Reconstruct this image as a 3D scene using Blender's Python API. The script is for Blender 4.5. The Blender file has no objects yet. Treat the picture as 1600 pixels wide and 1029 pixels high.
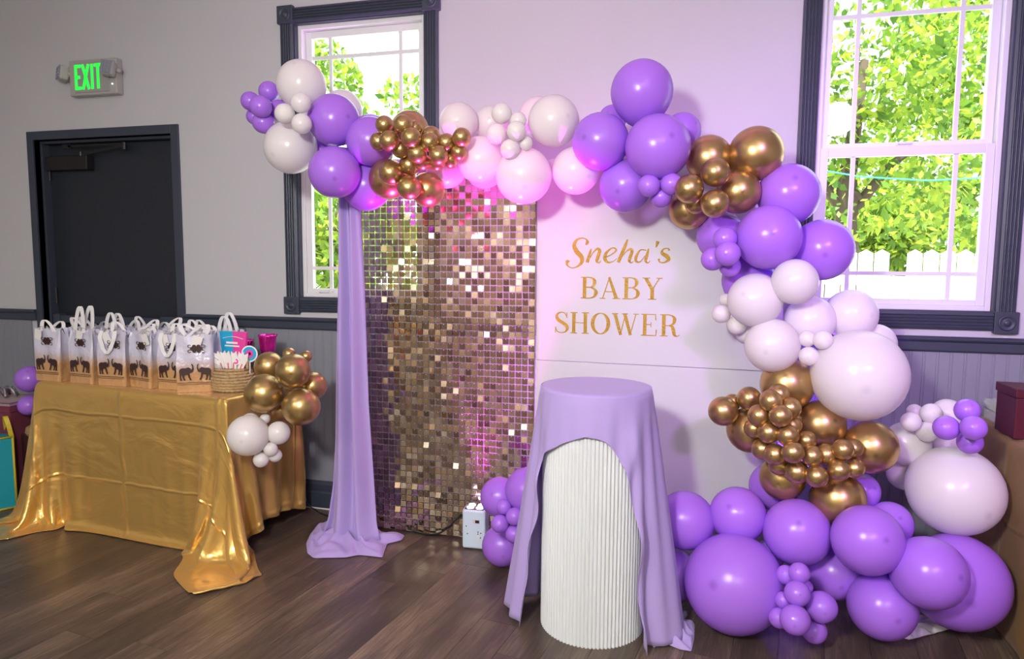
import bpy, bmesh, math, random
import numpy as np
from mathutils import Vector, Matrix, Euler
random.seed(7)
rng = np.random.default_rng(11)
PI = math.pi
scene = bpy.context.scene
COL = scene.collection
# ------------------------------------------------------------------ camera
F_PX = 1067.0
YAW, PITCH, ROLL = 0.256009, 0.0946615, 0.0072547
CAM = np.array([0.0, -3.31876, 1.359785])
_fw = np.array([-math.sin(YAW)*math.cos(PITCH), math.cos(YAW)*math.cos(PITCH), -math.sin(PITCH)])
_rt = np.array([math.cos(YAW), math.sin(YAW), 0.0])
_up = np.cross(_rt, _fw)
_R = math.cos(ROLL)*_rt + math.sin(ROLL)*_up
_U = -math.sin(ROLL)*_rt + math.cos(ROLL)*_up
cd = bpy.data.cameras.new('camera'); cam = bpy.data.objects.new('camera', cd); COL.objects.link(cam)
cd.sensor_width = 36; cd.lens = F_PX/1600*36; cd.clip_start = 0.02; cd.clip_end = 200
M = Matrix(((_R[0], _U[0], -_fw[0], CAM[0]), (_R[1], _U[1], -_fw[1], CAM[1]), (_R[2], _U[2], -_fw[2], CAM[2]), (0, 0, 0, 1)))
cam.matrix_world = M
scene.camera = cam
# ------------------------------------------------------------------ world, lights, exposure
vs = scene.view_settings
vs.view_transform = 'Standard'; vs.look = 'None'; vs.gamma = 1.0; vs.use_curve_mapping = False
vs.exposure = 0.0
wd = bpy.data.worlds.new('sky'); scene.world = wd; wd.use_nodes = True
bg = wd.node_tree.nodes['Background']; bg.inputs[0].default_value = (0.86, 0.93, 1.0, 1); bg.inputs[1].default_value = 3.6
def lamp(name, kind, loc, target, energy, color, **kw):
    l = bpy.data.lights.new(name, kind); l.energy = energy; l.color = color
    for k, v in kw.items(): setattr(l, k, v)
    o = bpy.data.objects.new(name, l); COL.objects.link(o); o.location = loc
    if target is not None:
        o.rotation_euler = (Vector(target)-Vector(loc)).to_track_quat('-Z', 'Y').to_euler()
    return o
lamp('sun', 'SUN', (0, -10, 20), (1.5, -3.0, 0), 13.0, (1.0, 0.95, 0.85), angle=0.02)
lamp('photo_flash', 'AREA', (-0.72, -3.45, 2.10), (-0.35, 0, 0.95), 63, (1.0, 0.97, 0.95), shape='DISK', size=0.26)
for lx, ly, le in ((-2.6, -2.6, 8), (0.7, -2.8, 8), (-2.4, -5.8, 105), (0.6, -5.8, 105)):  # rear pair added out of view to brighten what the sequin tiles reflect
    lamp('ceiling_fill_lamp', 'AREA', (lx, ly, 3.22), (lx, ly, 0), le, (1.0, 0.95, 0.88), shape='RECTANGLE', size=1.2, size_y=0.6)
lamp('uplight_beam', 'SPOT', (-0.972, -0.268, 0.215), (-0.86, -0.30, 2.2), 430, (1.0, 0.06, 0.92), spot_size=0.92, spot_blend=0.8, shadow_soft_size=0.04)
lamp('uplight_beam', 'SPOT', (0.475, -0.10, 0.215), (0.475, -0.05, 2.2), 160, (0.32, 0.08, 1.0), spot_size=1.1, spot_blend=0.8, shadow_soft_size=0.04)
lamp('uplight_beam', 'SPOT', (-0.45, -0.105, 0.215), (-0.55, -0.04, 2.4), 520, (0.90, 0.26, 1.0), spot_size=1.5, spot_blend=0.9, shadow_soft_size=0.04)
lamp('party_wash_lamp', 'SPOT', (1.38, -4.2, 2.85), (0.90, 0, 1.20), 470, (0.62, 0.27, 1.0), spot_size=0.78, spot_blend=1.0, shadow_soft_size=0.16)

# ------------------------------------------------------------------ helpers
def ray(px, py): return _fw + (px-800)/F_PX*_R - (py-514.5)/F_PX*_U
def onz(px, py, z=0.0):
    d = ray(px, py); return CAM + d*((z-CAM[2])/d[2])
def ony(px, py, y):
    d = ray(px, py); return CAM + d*((y-CAM[1])/d[1])
class MB:
    def __init__(s): s.v = []; s.f = []
    def add(s, v, f):
        o = len(s.v); s.v += [tuple(map(float, p)) for p in v]; s.f += [tuple(i+o for i in q) for q in f]; return s
    def box(s, x0, x1, y0, y1, z0, z1):
        return s.add([(x0,y0,z0),(x1,y0,z0),(x1,y1,z0),(x0,y1,z0),(x0,y0,z1),(x1,y0,z1),(x1,y1,z1),(x0,y1,z1)],
                     [(0,3,2,1),(4,5,6,7),(0,1,5,4),(1,2,6,5),(2,3,7,6),(3,0,4,7)])
    def prism(s, pts, a, b, axis='y'):
        # pts: 2-D outline; extruded from a to b along axis
        n = len(pts)
        mk = {'y': lambda p, t: (p[0], t, p[1]), 'x': lambda p, t: (t, p[0], p[1]), 'z': lambda p, t: (p[0], p[1], t)}[axis]
        v = [mk(p, a) for p in pts]+[mk(p, b) for p in pts]
        f = [tuple(range(n)), tuple(range(2*n-1, n-1, -1))]
        f += [(i, i+n, (i+1) % n+n, (i+1) % n) for i in range(n)]
        return s.add(v, f)
    def lathe(s, prof, n=24, c=(0, 0, 0), axis='z', cap=True):
        v = []; f = []
        for r, z in prof:
            for k in range(n):
                a = 2*PI*k/n; p = (r*math.cos(a), r*math.sin(a), z)
                if axis == 'y': p = (p[0], p[2], p[1])
                if axis == 'x': p = (p[2], p[0], p[1])
                v.append((p[0]+c[0], p[1]+c[1], p[2]+c[2]))
        for i in range(len(prof)-1):
            for k in range(n): f.append((i*n+k, i*n+(k+1) % n, (i+1)*n+(k+1) % n, (i+1)*n+k))
        if cap:
            f.append(tuple(range(n-1, -1, -1))); f.append(tuple((len(prof)-1)*n+k for k in range(n)))
        return s.add(v, f)
    def tube(s, path, r, n=8, closed=False, cap=True):
        P = [Vector(p) for p in path]; m = len(P); v = []; f = []
        rr = r if isinstance(r, (list, tuple)) else [r]*m
        up = Vector((0.13, 0.21, 1)).normalized()
        for i, p in enumerate(P):
            t = (P[(i+1) % m]-P[i-1]) if closed else (P[min(i+1, m-1)]-P[max(i-1, 0)])
            t.normalize(); a = t.cross(up)
            if a.length < 1e-3: a = t.cross(Vector((1, 0, 0)))
            a.normalize(); b = a.cross(t)
            for k in range(n):
                q = p+rr[i]*(math.cos(2*PI*k/n)*a+math.sin(2*PI*k/n)*b); v.append(q)
        for i in range(m if closed else m-1):
            for k in range(n):
                j = (i+1) % m
                f.append((i*n+k, i*n+(k+1) % n, j*n+(k+1) % n, j*n+k))
        if cap and not closed:
            f.append(tuple(range(n-1, -1, -1))); f.append(tuple((m-1)*n+k for k in range(n)))
        return s.add(v, f)
    def ribbon(s, path, width, wdir, thick):
        # a flat band following path, wdir = width direction
        W = Vector(wdir).normalized(); P = [Vector(p) for p in path]; m = len(P); v = []; f = []
        for i, p in enumerate(P):
            t = (P[min(i+1, m-1)]-P[max(i-1, 0)]).normalized(); nn = t.cross(W).normalized()
            for a, b in ((-1, -1), (1, -1), (1, 1), (-1, 1)): v.append(p+W*width/2*a+nn*thick/2*b)
        for i in range(m-1):
            for k in range(4): f.append((i*4+k, i*4+(k+1) % 4, (i+1)*4+(k+1) % 4, (i+1)*4+k))
        f.append((3, 2, 1, 0)); f.append(tuple((m-1)*4+k for k in range(4)))
        return s.add(v, f)
    def grid(s, pts, nu, nv, flip=False):
        f = []
        for i in range(nu-1):
            for j in range(nv-1):
                q = (i*nv+j, (i+1)*nv+j, (i+1)*nv+j+1, i*nv+j+1)
                f.append(q[::-1] if flip else q)
        return s.add(pts, f)
    def mesh(s, name, mat=None, smooth=False, fix=True):
        me = bpy.data.meshes.new(name); me.from_pydata(s.v, [], s.f); me.update()
        if fix:
            bm = bmesh.new(); bm.from_mesh(me); bmesh.ops.recalc_face_normals(bm, faces=bm.faces); bm.to_mesh(me); bm.free()
        if mat: me.materials.append(mat)
        if smooth:
            for p in me.polygons: p.use_smooth = True
        return me
    def build(s, name, mat=None, parent=None, smooth=False, fix=True, bevel=0, sub=0, solid=0):
        o = bpy.data.objects.new(name, s.mesh(name, mat, smooth, fix)); COL.objects.link(o)
        if parent: o.parent = parent
        if solid:
            m = o.modifiers.new('solid', 'SOLIDIFY'); m.thickness = solid; m.offset = 0
        if bevel:
            m = o.modifiers.new('bevel', 'BEVEL'); m.width = bevel; m.segments = 2; m.limit_method = 'ANGLE'
        if sub:
            m = o.modifiers.new('sub', 'SUBSURF'); m.levels = sub; m.render_levels = sub
        return o
def tag(o, label=None, cat=None, group=None, kind=None):
    if label: o['label'] = label
    if cat: o['category'] = cat
    if group: o['group'] = group
    if kind: o['kind'] = kind
    return o
def thing(name, label, cat, loc=(0, 0, 0), rz=0, group=None):
    o = bpy.data.objects.new(name, None); COL.objects.link(o); o.location = loc; o.rotation_euler = (0, 0, rz)
    o.empty_display_size = 0.05
    return tag(o, label, cat, group)
def struct(name, label=None):
    o = bpy.data.objects.new(name, None); COL.objects.link(o); o.empty_display_size = 0.05
    o['kind'] = 'structure'
    if label: o['label'] = label
    return o
def inst(name, me, parent=None, loc=(0, 0, 0), rot=(0, 0, 0), scl=(1, 1, 1)):
    o = bpy.data.objects.new(name, me); COL.objects.link(o); o.location = loc; o.rotation_euler = rot; o.scale = scl
    if parent: o.parent = parent
    return o
def srgb(r, g, b):
    return tuple((c/255/12.92 if c/255 <= .04045 else ((c/255+.055)/1.055)**2.4) for c in (r, g, b))
# ------------------------------------------------------------------ materials
def mat(name, col, rough=0.5, metal=0.0, spec=0.5, emit=None, estr=0, sheen=0, coat=0, noise=0, nscale=30, bump=0, bscale=60, alpha=1, trans=0):
    m = bpy.data.materials.new(name); m.use_nodes = True; nt = m.node_tree; b = nt.nodes['Principled BSDF']
    b.inputs['Base Color'].default_value = (*col, 1); b.inputs['Roughness'].default_value = rough; b.inputs['Metallic'].default_value = metal
    b.inputs['Specular IOR Level'].default_value = spec
    if emit: b.inputs['Emission Color'].default_value = (*emit, 1); b.inputs['Emission Strength'].default_value = estr
    if sheen: b.inputs['Sheen Weight'].default_value = sheen
    if coat: b.inputs['Coat Weight'].default_value = coat; b.inputs['Coat Roughness'].default_value = 0.08
    if alpha < 1: b.inputs['Alpha'].default_value = alpha
    if trans: b.inputs['Transmission Weight'].default_value = trans
    tc = None
    if noise or bump:
        tc = nt.nodes.new('ShaderNodeTexCoord')
    if noise:
        nz = nt.nodes.new('ShaderNodeTexNoise'); nz.inputs['Scale'].default_value = nscale; nz.inputs['Detail'].default_value = 4
        nt.links.new(tc.outputs['Object'], nz.inputs['Vector'])
        mx = nt.nodes.new('ShaderNodeMix'); mx.data_type = 'RGBA'
        mx.inputs[6].default_value = (*[c*(1-noise) for c in col], 1); mx.inputs[7].default_value = (*[min(1, c*(1+noise)) for c in col], 1)
        nt.links.new(nz.outputs['Fac'], mx.inputs[0]); nt.links.new(mx.outputs[2], b.inputs['Base Color'])
    if bump:
        nb = nt.nodes.new('ShaderNodeTexNoise'); nb.inputs['Scale'].default_value = bscale; nb.inputs['Detail'].default_value = 3
        nt.links.new(tc.outputs['Object'], nb.inputs['Vector'])
        bp = nt.nodes.new('ShaderNodeBump'); bp.inputs['Strength'].default_value = bump; bp.inputs['Distance'].default_value = 0.01
        nt.links.new(nb.outputs['Fac'], bp.inputs['Height']); nt.links.new(bp.outputs['Normal'], b.inputs['Normal'])
    return m
def node(nt, t, **kw):
    n = nt.nodes.new(t)
    for k, v in kw.items(): setattr(n, k, v)
    return n
def with_translucent(m, col, fac):
    nt = m.node_tree; b = nt.nodes['Principled BSDF']; out = nt.nodes['Material Output']
    t = node(nt, 'ShaderNodeBsdfTranslucent'); t.inputs[0].default_value = (*col, 1)
    mx = node(nt, 'ShaderNodeMixShader'); mx.inputs[0].default_value = fac
    nt.links.new(b.outputs[0], mx.inputs[1]); nt.links.new(t.outputs[0], mx.inputs[2]); nt.links.new(mx.outputs[0], out.inputs[0])
    return m
def with_clear(m, fac, tint=(1, 1, 1)):
    nt = m.node_tree; b = nt.nodes['Principled BSDF']; out = nt.nodes['Material Output']
    t = node(nt, 'ShaderNodeBsdfTransparent'); t.inputs[0].default_value = (*tint, 1)
    mx = node(nt, 'ShaderNodeMixShader'); mx.inputs[0].default_value = fac
    nt.links.new(b.outputs[0], mx.inputs[1]); nt.links.new(t.outputs[0], mx.inputs[2]); nt.links.new(mx.outputs[0], out.inputs[0])
    return m
M_WALL = mat('wall_paint', (0.535, 0.54, 0.57), 0.75, noise=.04, nscale=2.5, bump=.03, bscale=180)
M_SLATE = mat('slate_paint', (0.040, 0.050, 0.075), 0.42, noise=.12, nscale=8)
M_WAINS = mat('wainscot_paint', (0.235, 0.25, 0.29), 0.5, noise=.06, nscale=9)
M_DOOR = mat('door_paint', (0.014, 0.019, 0.028), 0.45)
M_VINYL = mat('window_vinyl', (0.78, 0.79, 0.80), 0.35)
M_BLACK = mat('black_plastic', (0.012, 0.012, 0.013), 0.45)
M_CEIL = mat('ceiling_paint', (0.62, 0.60, 0.57), 0.9)
M_BACKW = mat('far_wall_paint', (0.52, 0.42, 0.32), 0.8, noise=.2, nscale=3)
M_WHITE = mat('white_plastic', (0.74, 0.75, 0.76), 0.35)
M_GLASS = bpy.data.materials.new('window_glass'); M_GLASS.use_nodes = True
_nt = M_GLASS.node_tree; _nt.nodes.remove(_nt.nodes['Principled BSDF'])
_t = node(_nt, 'ShaderNodeBsdfTransparent'); _t.inputs[0].default_value = (.96, .98, .97, 1)
_g = node(_nt, 'ShaderNodeBsdfGlossy'); _g.inputs['Roughness'].default_value = 0.02
_m = node(_nt, 'ShaderNodeMixShader'); _m.inputs[0].default_value = 0.025
_nt.links.new(_t.outputs[0], _m.inputs[1]); _nt.links.new(_g.outputs[0], _m.inputs[2]); _nt.links.new(_m.outputs[0], _nt.nodes['Material Output'].inputs[0])
def plank_material():
    m = bpy.data.materials.new('vinyl_plank'); m.use_nodes = True; nt = m.node_tree; b = nt.nodes['Principled BSDF']
    tc = node(nt, 'ShaderNodeTexCoord'); oi = node(nt, 'ShaderNodeObjectInfo')
    sc = node(nt, 'ShaderNodeVectorMath', operation='SCALE'); sc.inputs[3].default_value = 37.0
    cb = node(nt, 'ShaderNodeCombineXYZ'); 
    for i in range(3): nt.links.new(oi.outputs['Random'], cb.inputs[i])
    nt.links.new(cb.outputs[0], sc.inputs[0])
    mp = node(nt, 'ShaderNodeMapping'); mp.inputs['Scale'].default_value = (75, 5.0, 1)
    ad = node(nt, 'ShaderNodeVectorMath', operation='ADD')
    nt.links.new(tc.outputs['Object'], mp.inputs[0]); nt.links.new(mp.outputs[0], ad.inputs[0]); nt.links.new(sc.outputs[0], ad.inputs[1])
    n1 = node(nt, 'ShaderNodeTexNoise'); n1.inputs['Scale'].default_value = 1.0; n1.inputs['Detail'].default_value = 7; n1.inputs['Roughness'].default_value = .72; n1.inputs['Distortion'].default_value = 1.4
    nt.links.new(ad.outputs[0], n1.inputs['Vector'])
    mp2 = node(nt, 'ShaderNodeMapping'); mp2.inputs['Scale'].default_value = (10, 1.6, 1)
    ad2 = node(nt, 'ShaderNodeVectorMath', operation='ADD')
    nt.links.new(tc.outputs['Object'], mp2.inputs[0]); nt.links.new(mp2.outputs[0], ad2.inputs[0]); nt.links.new(sc.outputs[0], ad2.inputs[1])
    n2 = node(nt, 'ShaderNodeTexNoise'); n2.inputs['Scale'].default_value = 1.0; n2.inputs['Detail'].default_value = 3
    nt.links.new(ad2.outputs[0], n2.inputs['Vector'])
    mth = node(nt, 'ShaderNodeMath', operation='MULTIPLY_ADD'); mth.inputs[1].default_value = .55
    nt.links.new(n1.outputs['Fac'], mth.inputs[0])
    m2 = node(nt, 'ShaderNodeMath', operation='MULTIPLY_ADD'); m2.inputs[1].default_value = .45; nt.links.new(n2.outputs['Fac'], m2.inputs[0])
    m3 = node(nt, 'ShaderNodeMath', operation='MULTIPLY_ADD'); m3.inputs[1].default_value = .07; m3.inputs[2].default_value = -.035
    nt.links.new(oi.outputs['Random'], m3.inputs[0]); nt.links.new(m3.outputs[0], m2.inputs[2]); nt.links.new(m2.outputs[0], mth.inputs[2])
    cr = node(nt, 'ShaderNodeValToRGB'); e = cr.color_ramp.elements
    e[0].position = .30; e[0].color = (*srgb(50, 42, 37), 1); e[1].position = .74; e[1].color = (*srgb(152, 131, 108), 1)
    x = cr.color_ramp.elements.new(.48); x.color = (*srgb(80, 67, 58), 1)
    x = cr.color_ramp.elements.new(.57); x.color = (*srgb(101, 85, 72), 1)
    nt.links.new(mth.outputs[0], cr.inputs[0]); nt.links.new(cr.outputs[0], b.inputs['Base Color'])
    b.inputs['Roughness'].default_value = .36
    bp = node(nt, 'ShaderNodeBump'); bp.inputs['Strength'].default_value = .12; bp.inputs['Distance'].default_value = .004
    nt.links.new(n1.outputs['Fac'], bp.inputs['Height']); nt.links.new(bp.outputs[0], b.inputs['Normal'])
    return m
M_PLANK = plank_material()

# ------------------------------------------------------------------ the room
XL, XR, YB, ZC = -5.1, 2.9, -7.2, 3.3
def wall_with_holes(x0, x1, z0, z1, holes, y0, y1):
    xs = sorted({x0, x1, *[h[0] for h in holes], *[h[1] for h in holes]}); zs = sorted({z0, z1, *[h[2] for h in holes], *[h[3] for h in holes]})
    mb = MB()
    solid = lambda i, j: 0 <= i < len(xs)-1 and 0 <= j < len(zs)-1 and not any(h[0] <= (xs[i]+xs[i+1])/2 <= h[1] and h[2] <= (zs[j]+zs[j+1])/2 <= h[3] for h in holes)
    for i in range(len(xs)-1):
        for j in range(len(zs)-1):
            if not solid(i, j): continue
            a, b, c, d = xs[i], xs[i+1], zs[j], zs[j+1]
            mb.add([(a,y0,c),(b,y0,c),(b,y0,d),(a,y0,d)], [(0,1,2,3)]); mb.add([(a,y1,c),(b,y1,c),(b,y1,d),(a,y1,d)], [(3,2,1,0)])
            if not solid(i-1, j): mb.add([(a,y0,c),(a,y0,d),(a,y1,d),(a,y1,c)], [(0,1,2,3)])
            if not solid(i+1, j): mb.add([(b,y0,c),(b,y1,c),(b,y1,d),(b,y0,d)], [(0,1,2,3)])
            if not solid(i, j-1): mb.add([(a,y0,c),(a,y1,c),(b,y1,c),(b,y0,c)], [(0,1,2,3)])
            if not solid(i, j+1): mb.add([(a,y0,d),(b,y0,d),(b,y1,d),(a,y1,d)], [(0,1,2,3)])
    return mb
W1 = (-2.069, -1.331, 1.170, 2.617); W2 = (0.509, 1.247, 1.170, 2.617); DR = (-3.841, -2.860, 0.0, 2.08)
wall = wall_with_holes(XL, XR, 0, ZC, [W1, W2, DR], 0.0, 0.16).build('wall_back', M_WALL, fix=False); tag(wall, kind='structure')
wl = MB().box(XL-.15, XL, YB, .16, 0, ZC).build('wall_left', M_WALL); tag(wl, kind='structure')
wr = MB().box(XR, XR+.15, YB, .16, 0, ZC).build('wall_right', M_WALL); tag(wr, kind='structure')
wf = wall_with_holes(XL-.15, XR+.15, 0, ZC, [(-3.2, -2.7, 1.3, 2.5), (1.2, 1.7, 1.3, 2.5)], YB-.15, YB).build('wall_front', M_BACKW, fix=False); tag(wf, kind='structure')
ce = MB().box(XL-.15, XR+.15, YB-.15, .3, ZC, ZC+.12).build('ceiling', M_CEIL); tag(ce, kind='structure')
fl = MB().box(XL-.15, XR+.15, YB-.15, .3, -.08, -.004).build('floor', M_PLANK); tag(fl, kind='structure')
# floor planks, laid at a slight angle to the wall
PA = math.radians(8.3); PW, PL = 0.152, 0.92
pm = MB()
g = .0003; h_ = .0
pm.add([(g,g,-.004),(PW-g,g,-.004),(PW-g,PL-g,-.004),(g,PL-g,-.004),(g+.0004,g+.0004,h_),(PW-g-.0004,g+.0004,h_),(PW-g-.0004,PL-g-.0004,h_),(g+.0004,PL-g-.0004,h_)],
       [(4,5,6,7),(0,1,5,4),(1,2,6,5),(2,3,7,6),(3,0,4,7)])
plank_me = pm.mesh('plank', M_PLANK)
cand = []
for i in range(-48, 40):
    off = rng.random()*PL
    for j in range(-8, 5):
        u, v = i*PW, j*PL+off
        cx = (u+PW/2)*math.cos(PA)+(v+PL/2)*math.sin(PA); cy = -(u+PW/2)*math.sin(PA)+(v+PL/2)*math.cos(PA)
        if cx < -4.9 or cx > 1.9 or cy > .3 or cy < -2.4: continue
        x = u*math.cos(PA)+v*math.sin(PA); y = -u*math.sin(PA)+v*math.cos(PA)
        # keep every corner inside the room
        ok = True
        for du, dv in ((0, 0), (PW, 0), (PW, PL), (0, PL)):
            yy = -(u+du)*math.sin(PA)+(v+dv)*math.cos(PA)
            if yy > .15: ok = False
        cand.append((x, y, ok))
for x, y, ok in cand:
    inst('plank', plank_me, fl, (x, y, 0), (0, 0, -PA))
# beadboard wainscot: every board is a piece
ZR0, ZR1 = 1.004, 1.063
bw = .0530
bp = [(0, 0), (0, .0085), (.0010, .010), (.0410, .010), (.0420, .0078), (.0430, .0098), (.0460, .0105), (.0490, .0098), (.0500, .0078), (bw-.0002, .0080), (bw-.0004, 0)]
bead_me = MB().prism([(a, -b) for a, b in bp], .15, 1.01, 'z').mesh('bead_board', M_WAINS)
x = XL
while x+bw < XR:
    if not (x+bw > -3.887 and x < -2.809): inst('bead_board', bead_me, wall, (x, 0, 0))
    x += bw
def moulding(name, prof, segs, m):
    o = struct(name)
    for a, b in segs: MB().prism([(-d, z) for d, z in prof], a, b, 'x').build('moulding', m, o)
    return o
segs = [(XL, -3.887), (-2.809, XR)]
railp = [(0, .998), (.016, .998), (.020, 1.006), (.020, 1.040), (.026, 1.045), (.030, 1.052), (.030, 1.060), (.024, 1.065), (0, 1.065)]
moulding('trim_1', railp, segs, M_SLATE)
basep = [(0, .008), (.020, .008), (.022, .012), (.022, .090), (.017, .100), (.019, .112), (.019, .138), (.013, .150), (.010, .160), (0, .160)]
moulding('baseboard_back', basep, segs, M_SLATE)
MB().box(-2.80, 2.2, -.021, -.002, .0, .007).build('floor_gap', M_WHITE, bpy.data.objects['baseboard_back'])

# windows
def flute_board(length, width):
    # fluted casing board lying along x, width along z, front at -y
    pts = []; n = 4; mgn = .010; fw = (width-2*mgn)/n
    pts.append((0, 0)); pts.append((0, .014)); pts.append((mgn, .018))
    for k in range(n):
        z = mgn+k*fw
        pts += [(z+.0015, .018), (z+fw*.28, .0125), (z+fw*.5, .011), (z+fw*.72, .0125), (z+fw-.0015, .018)]
    pts += [(width-mgn, .018), (width, .014), (width, 0)]
    return pts
def make_window(name, W):
    x0, x1, z0, z1 = W; o = struct(name); cw = .074
    p = flute_board(1, cw)
    MB().prism([(-d, z1+a) for a, d in p], x0, x1, 'x').build('head_casing', M_SLATE, o)
    MB().prism([(-d, z0-a) for a, d in p], x0, x1, 'x').build('bottom_casing', M_SLATE, o)
    MB().prism([(x0-a, -d) for a, d in p], z0, z1, 'z').build('side_casing', M_SLATE, o)
    MB().prism([(x1+a, -d) for a, d in p], z0, z1, 'z').build('side_casing', M_SLATE, o)
    bs = .092
    for bx, bz in ((x0-bs+.006, z1-.006), (x1-.006, z1-.006), (x0-bs+.006, z0-bs+.006), (x1-.006, z0-bs+.006)):
        b = MB().box(bx, bx+bs, -.026, 0, bz, bz+bs).build('corner_block', M_SLATE, o, bevel=.003)
        c = (bx+bs/2, 0, bz+bs/2)
        prof = [(.033, -.024), (.033, -.029), (.029, -.032), (.025, -.029), (.022, -.027), (.014, -.027), (.012, -.031), (.006, -.034), (.001, -.034)]
        MB().lathe(prof, 24, c, 'y').build('rosette', M_SLATE, b, smooth=True)
    # reveal lining
    t = .006
    rv = MB()
    rv.box(x0, x0+t, -.004, .16, z0, z1); rv.box(x1-t, x1, -.004, .16, z0, z1); rv.box(x0+t, x1-t, -.004, .16, z1-t, z1); rv.box(x0+t, x1-t, -.004, .16, z0, z0+t)
    rv.build('reveal', M_SLATE, o)
    # vinyl frame
    a, b, c, d = x0+t, x1-t, z0+t, z1-t
    def rect_frame(nm, a, b, c, d, w, y0, y1, par, wb=None, wt=None):
        wb = wb or w; wt = wt or w
        mb = MB(); mb.box(a, a+w, y0, y1, c, d); mb.box(b-w, b, y0, y1, c, d); mb.box(a+w, b-w, y0, y1, c, c+wb); mb.box(a+w, b-w, y0, y1, d-wt, d)
        return mb.build(nm, M_VINYL, par, bevel=.002)
    rect_frame('vinyl_frame', a, b, c, d, .022, .025, .115, o)
    zm = 1.862
    up = rect_frame('upper_sash', a+.022, b-.022, zm-.012, d-.022, .034, .066, .100, o, wb=.057)
    lo = rect_frame('lower_sash', a+.022, b-.022, c+.022, zm+.022, .034, .034, .064, o, wb=.024, wt=.040)
    def lites(par, a, b, c, d, y, top):
        vx = (a+.105, b-.105); hz = d-.100 if top else c+.111; mw = .018
        for xx in vx: MB().box(xx-mw/2, xx+mw/2, y-.006, y+.006, c, d).build('muntin', M_VINYL, par)
        for s0, s1 in ((a, vx[0]-mw/2), (vx[0]+mw/2, vx[1]-mw/2), (vx[1]+mw/2, b)):
            MB().box(s0, s1, y-.006, y+.006, hz-mw/2, hz+mw/2).build('muntin', M_VINYL, par)
            MB().box(s0, s1, y-.0015, y+.0015, c, hz-mw/2).build('pane', M_GLASS, par)
            MB().box(s0, s1, y-.0015, y+.0015, hz+mw/2, d).build('pane', M_GLASS, par)
    lites(up, a+.056, b-.056, zm+.045, d-.056, .083, True)
    lites(lo, a+.056, b-.056, c+.046, zm-.018, .049, False)
    xm = (x0+x1)/2
    lk = MB(); lk.box(xm-.030, xm+.030, .040, .062, zm+.022, zm+.027); lk.box(xm-.028, xm-.018, .040, .055, zm+.027, zm+.036); lk.box(xm+.018, xm+.028, .040, .055, zm+.027, zm+.036); lk.box(xm-.028, xm+.028, .036, .044, zm+.030, zm+.038)
    lk.build('sash_lock', M_WHITE, lo, bevel=.002)
    lt = MB(); lt.box(x0+.10, x0+.16, .026, .034, c+.024, c+.040); lt.box(x0+.175, x0+.19, .026, .034, c+.028, c+.036)
    lt.build('tilt_latch', M_WHITE, lo, bevel=.002)
    return o
make_window('window_1', W1); make_window('window_2', W2)

# door
dr = struct('door_1')
x0, x1, z0, z1 = -3.425, -2.444, 0.0, 2.08; dr.location.x = -.416
fm = MB(); fm.box(x0-.045, x0, -.012, .075, 0, z1+.05); fm.box(x1, x1+.05, -.012, .075, 0, z1+.05); fm.box(x0, x1, -.012, .075, z1, z1+.05)
fm.build('frame', M_SLATE, dr, bevel=.002)
st = MB(); st.box(x0, x0+.016, .035, .16, 0, z1); st.box(x1-.016, x1, .035, .16, 0, z1); st.box(x0+.016, x1-.016, .035, .16, z1-.016, z1)
st.build('door_stop', M_SLATE, dr, bevel=.002)
MB().box(x0+.018, x1-.018, .085, .130, .008, z1-.018).build('slab', M_DOOR, dr, bevel=.002)
cl = MB().box(-3.385, -3.075, .030, .085, 1.905, 1.990).build('closer_body', mat('bronze', (.018, .015, .014), .4, .3), dr, bevel=.006)
ar = MB(); ar.box(-3.20, -2.80, .022, .030, 2.035, 2.047)
ar.add([(-3.13,.030,1.995),(-3.11,.030,1.985),(-2.79,.022,2.025),(-2.80,.022,2.038),(-3.13,.036,1.995),(-3.11,.036,1.985),(-2.79,.028,2.025),(-2.80,.028,2.038)], [(0,1,2,3),(7,6,5,4),(0,4,5,1),(1,5,6,2),(2,6,7,3),(3,7,4,0)])
ar.lathe([(.012,-.02),(.012,.02)], 12, (-2.795, .026, 2.03)); ar.box(-3.24, -3.18, .022, .034, 2.03, 2.052); ar.lathe([(.010,-.012),(.010,.012)], 12, (-3.12, .033, 1.997))
ar.build('closer_arm', mat('dark_steel', (.03, .03, .032), .35, .6), cl)
pb = MB(); pb.box(-3.36, -2.56, .035, .072, .985, 1.030); pb.box(-3.39, -3.34, .028, .085, .975, 1.040); pb.box(-2.60, -2.50, .028, .085, .975, 1.040)
pb.build('panic_bar', M_SLATE, dr, bevel=.004)
for hz in (.3, 1.15, 1.9): MB().lathe([(.008, -.05), (.008, .05)], 10, (x0+.017, .078, hz)).build('hinge', M_BLACK, dr)
# unseen panel added behind the slab to block daylight
MB().box(x0, x1, .132, .158, 0, z1).build('daylight_blocker', M_DOOR, dr)

# ------------------------------------------------------------------ outside the windows
M_LEAF = bpy.data.materials.new('leaves'); M_LEAF.use_nodes = True
_nt = M_LEAF.node_tree; _b = _nt.nodes['Principled BSDF']; _b.inputs['Roughness'].default_value = .5
_gi = node(_nt, 'ShaderNodeNewGeometry'); _cr = node(_nt, 'ShaderNodeValToRGB')
_cr.color_ramp.elements[0].color = (.07, .17, .02, 1); _cr.color_ramp.elements[1].color = (.50, .58, .06, 1)
_x = _cr.color_ramp.elements.new(.5); _x.color = (.22, .38, .035, 1)
_nt.links.new(_gi.outputs['Random Per Island'], _cr.inputs[0]); _nt.links.new(_cr.outputs[0], _b.inputs['Base Color'])
_tr = node(_nt, 'ShaderNodeBsdfTranslucent'); _nt.links.new(_cr.outputs[0], _tr.inputs[0])
_mx = node(_nt, 'ShaderNodeMixShader'); _mx.inputs[0].default_value = .5
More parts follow.
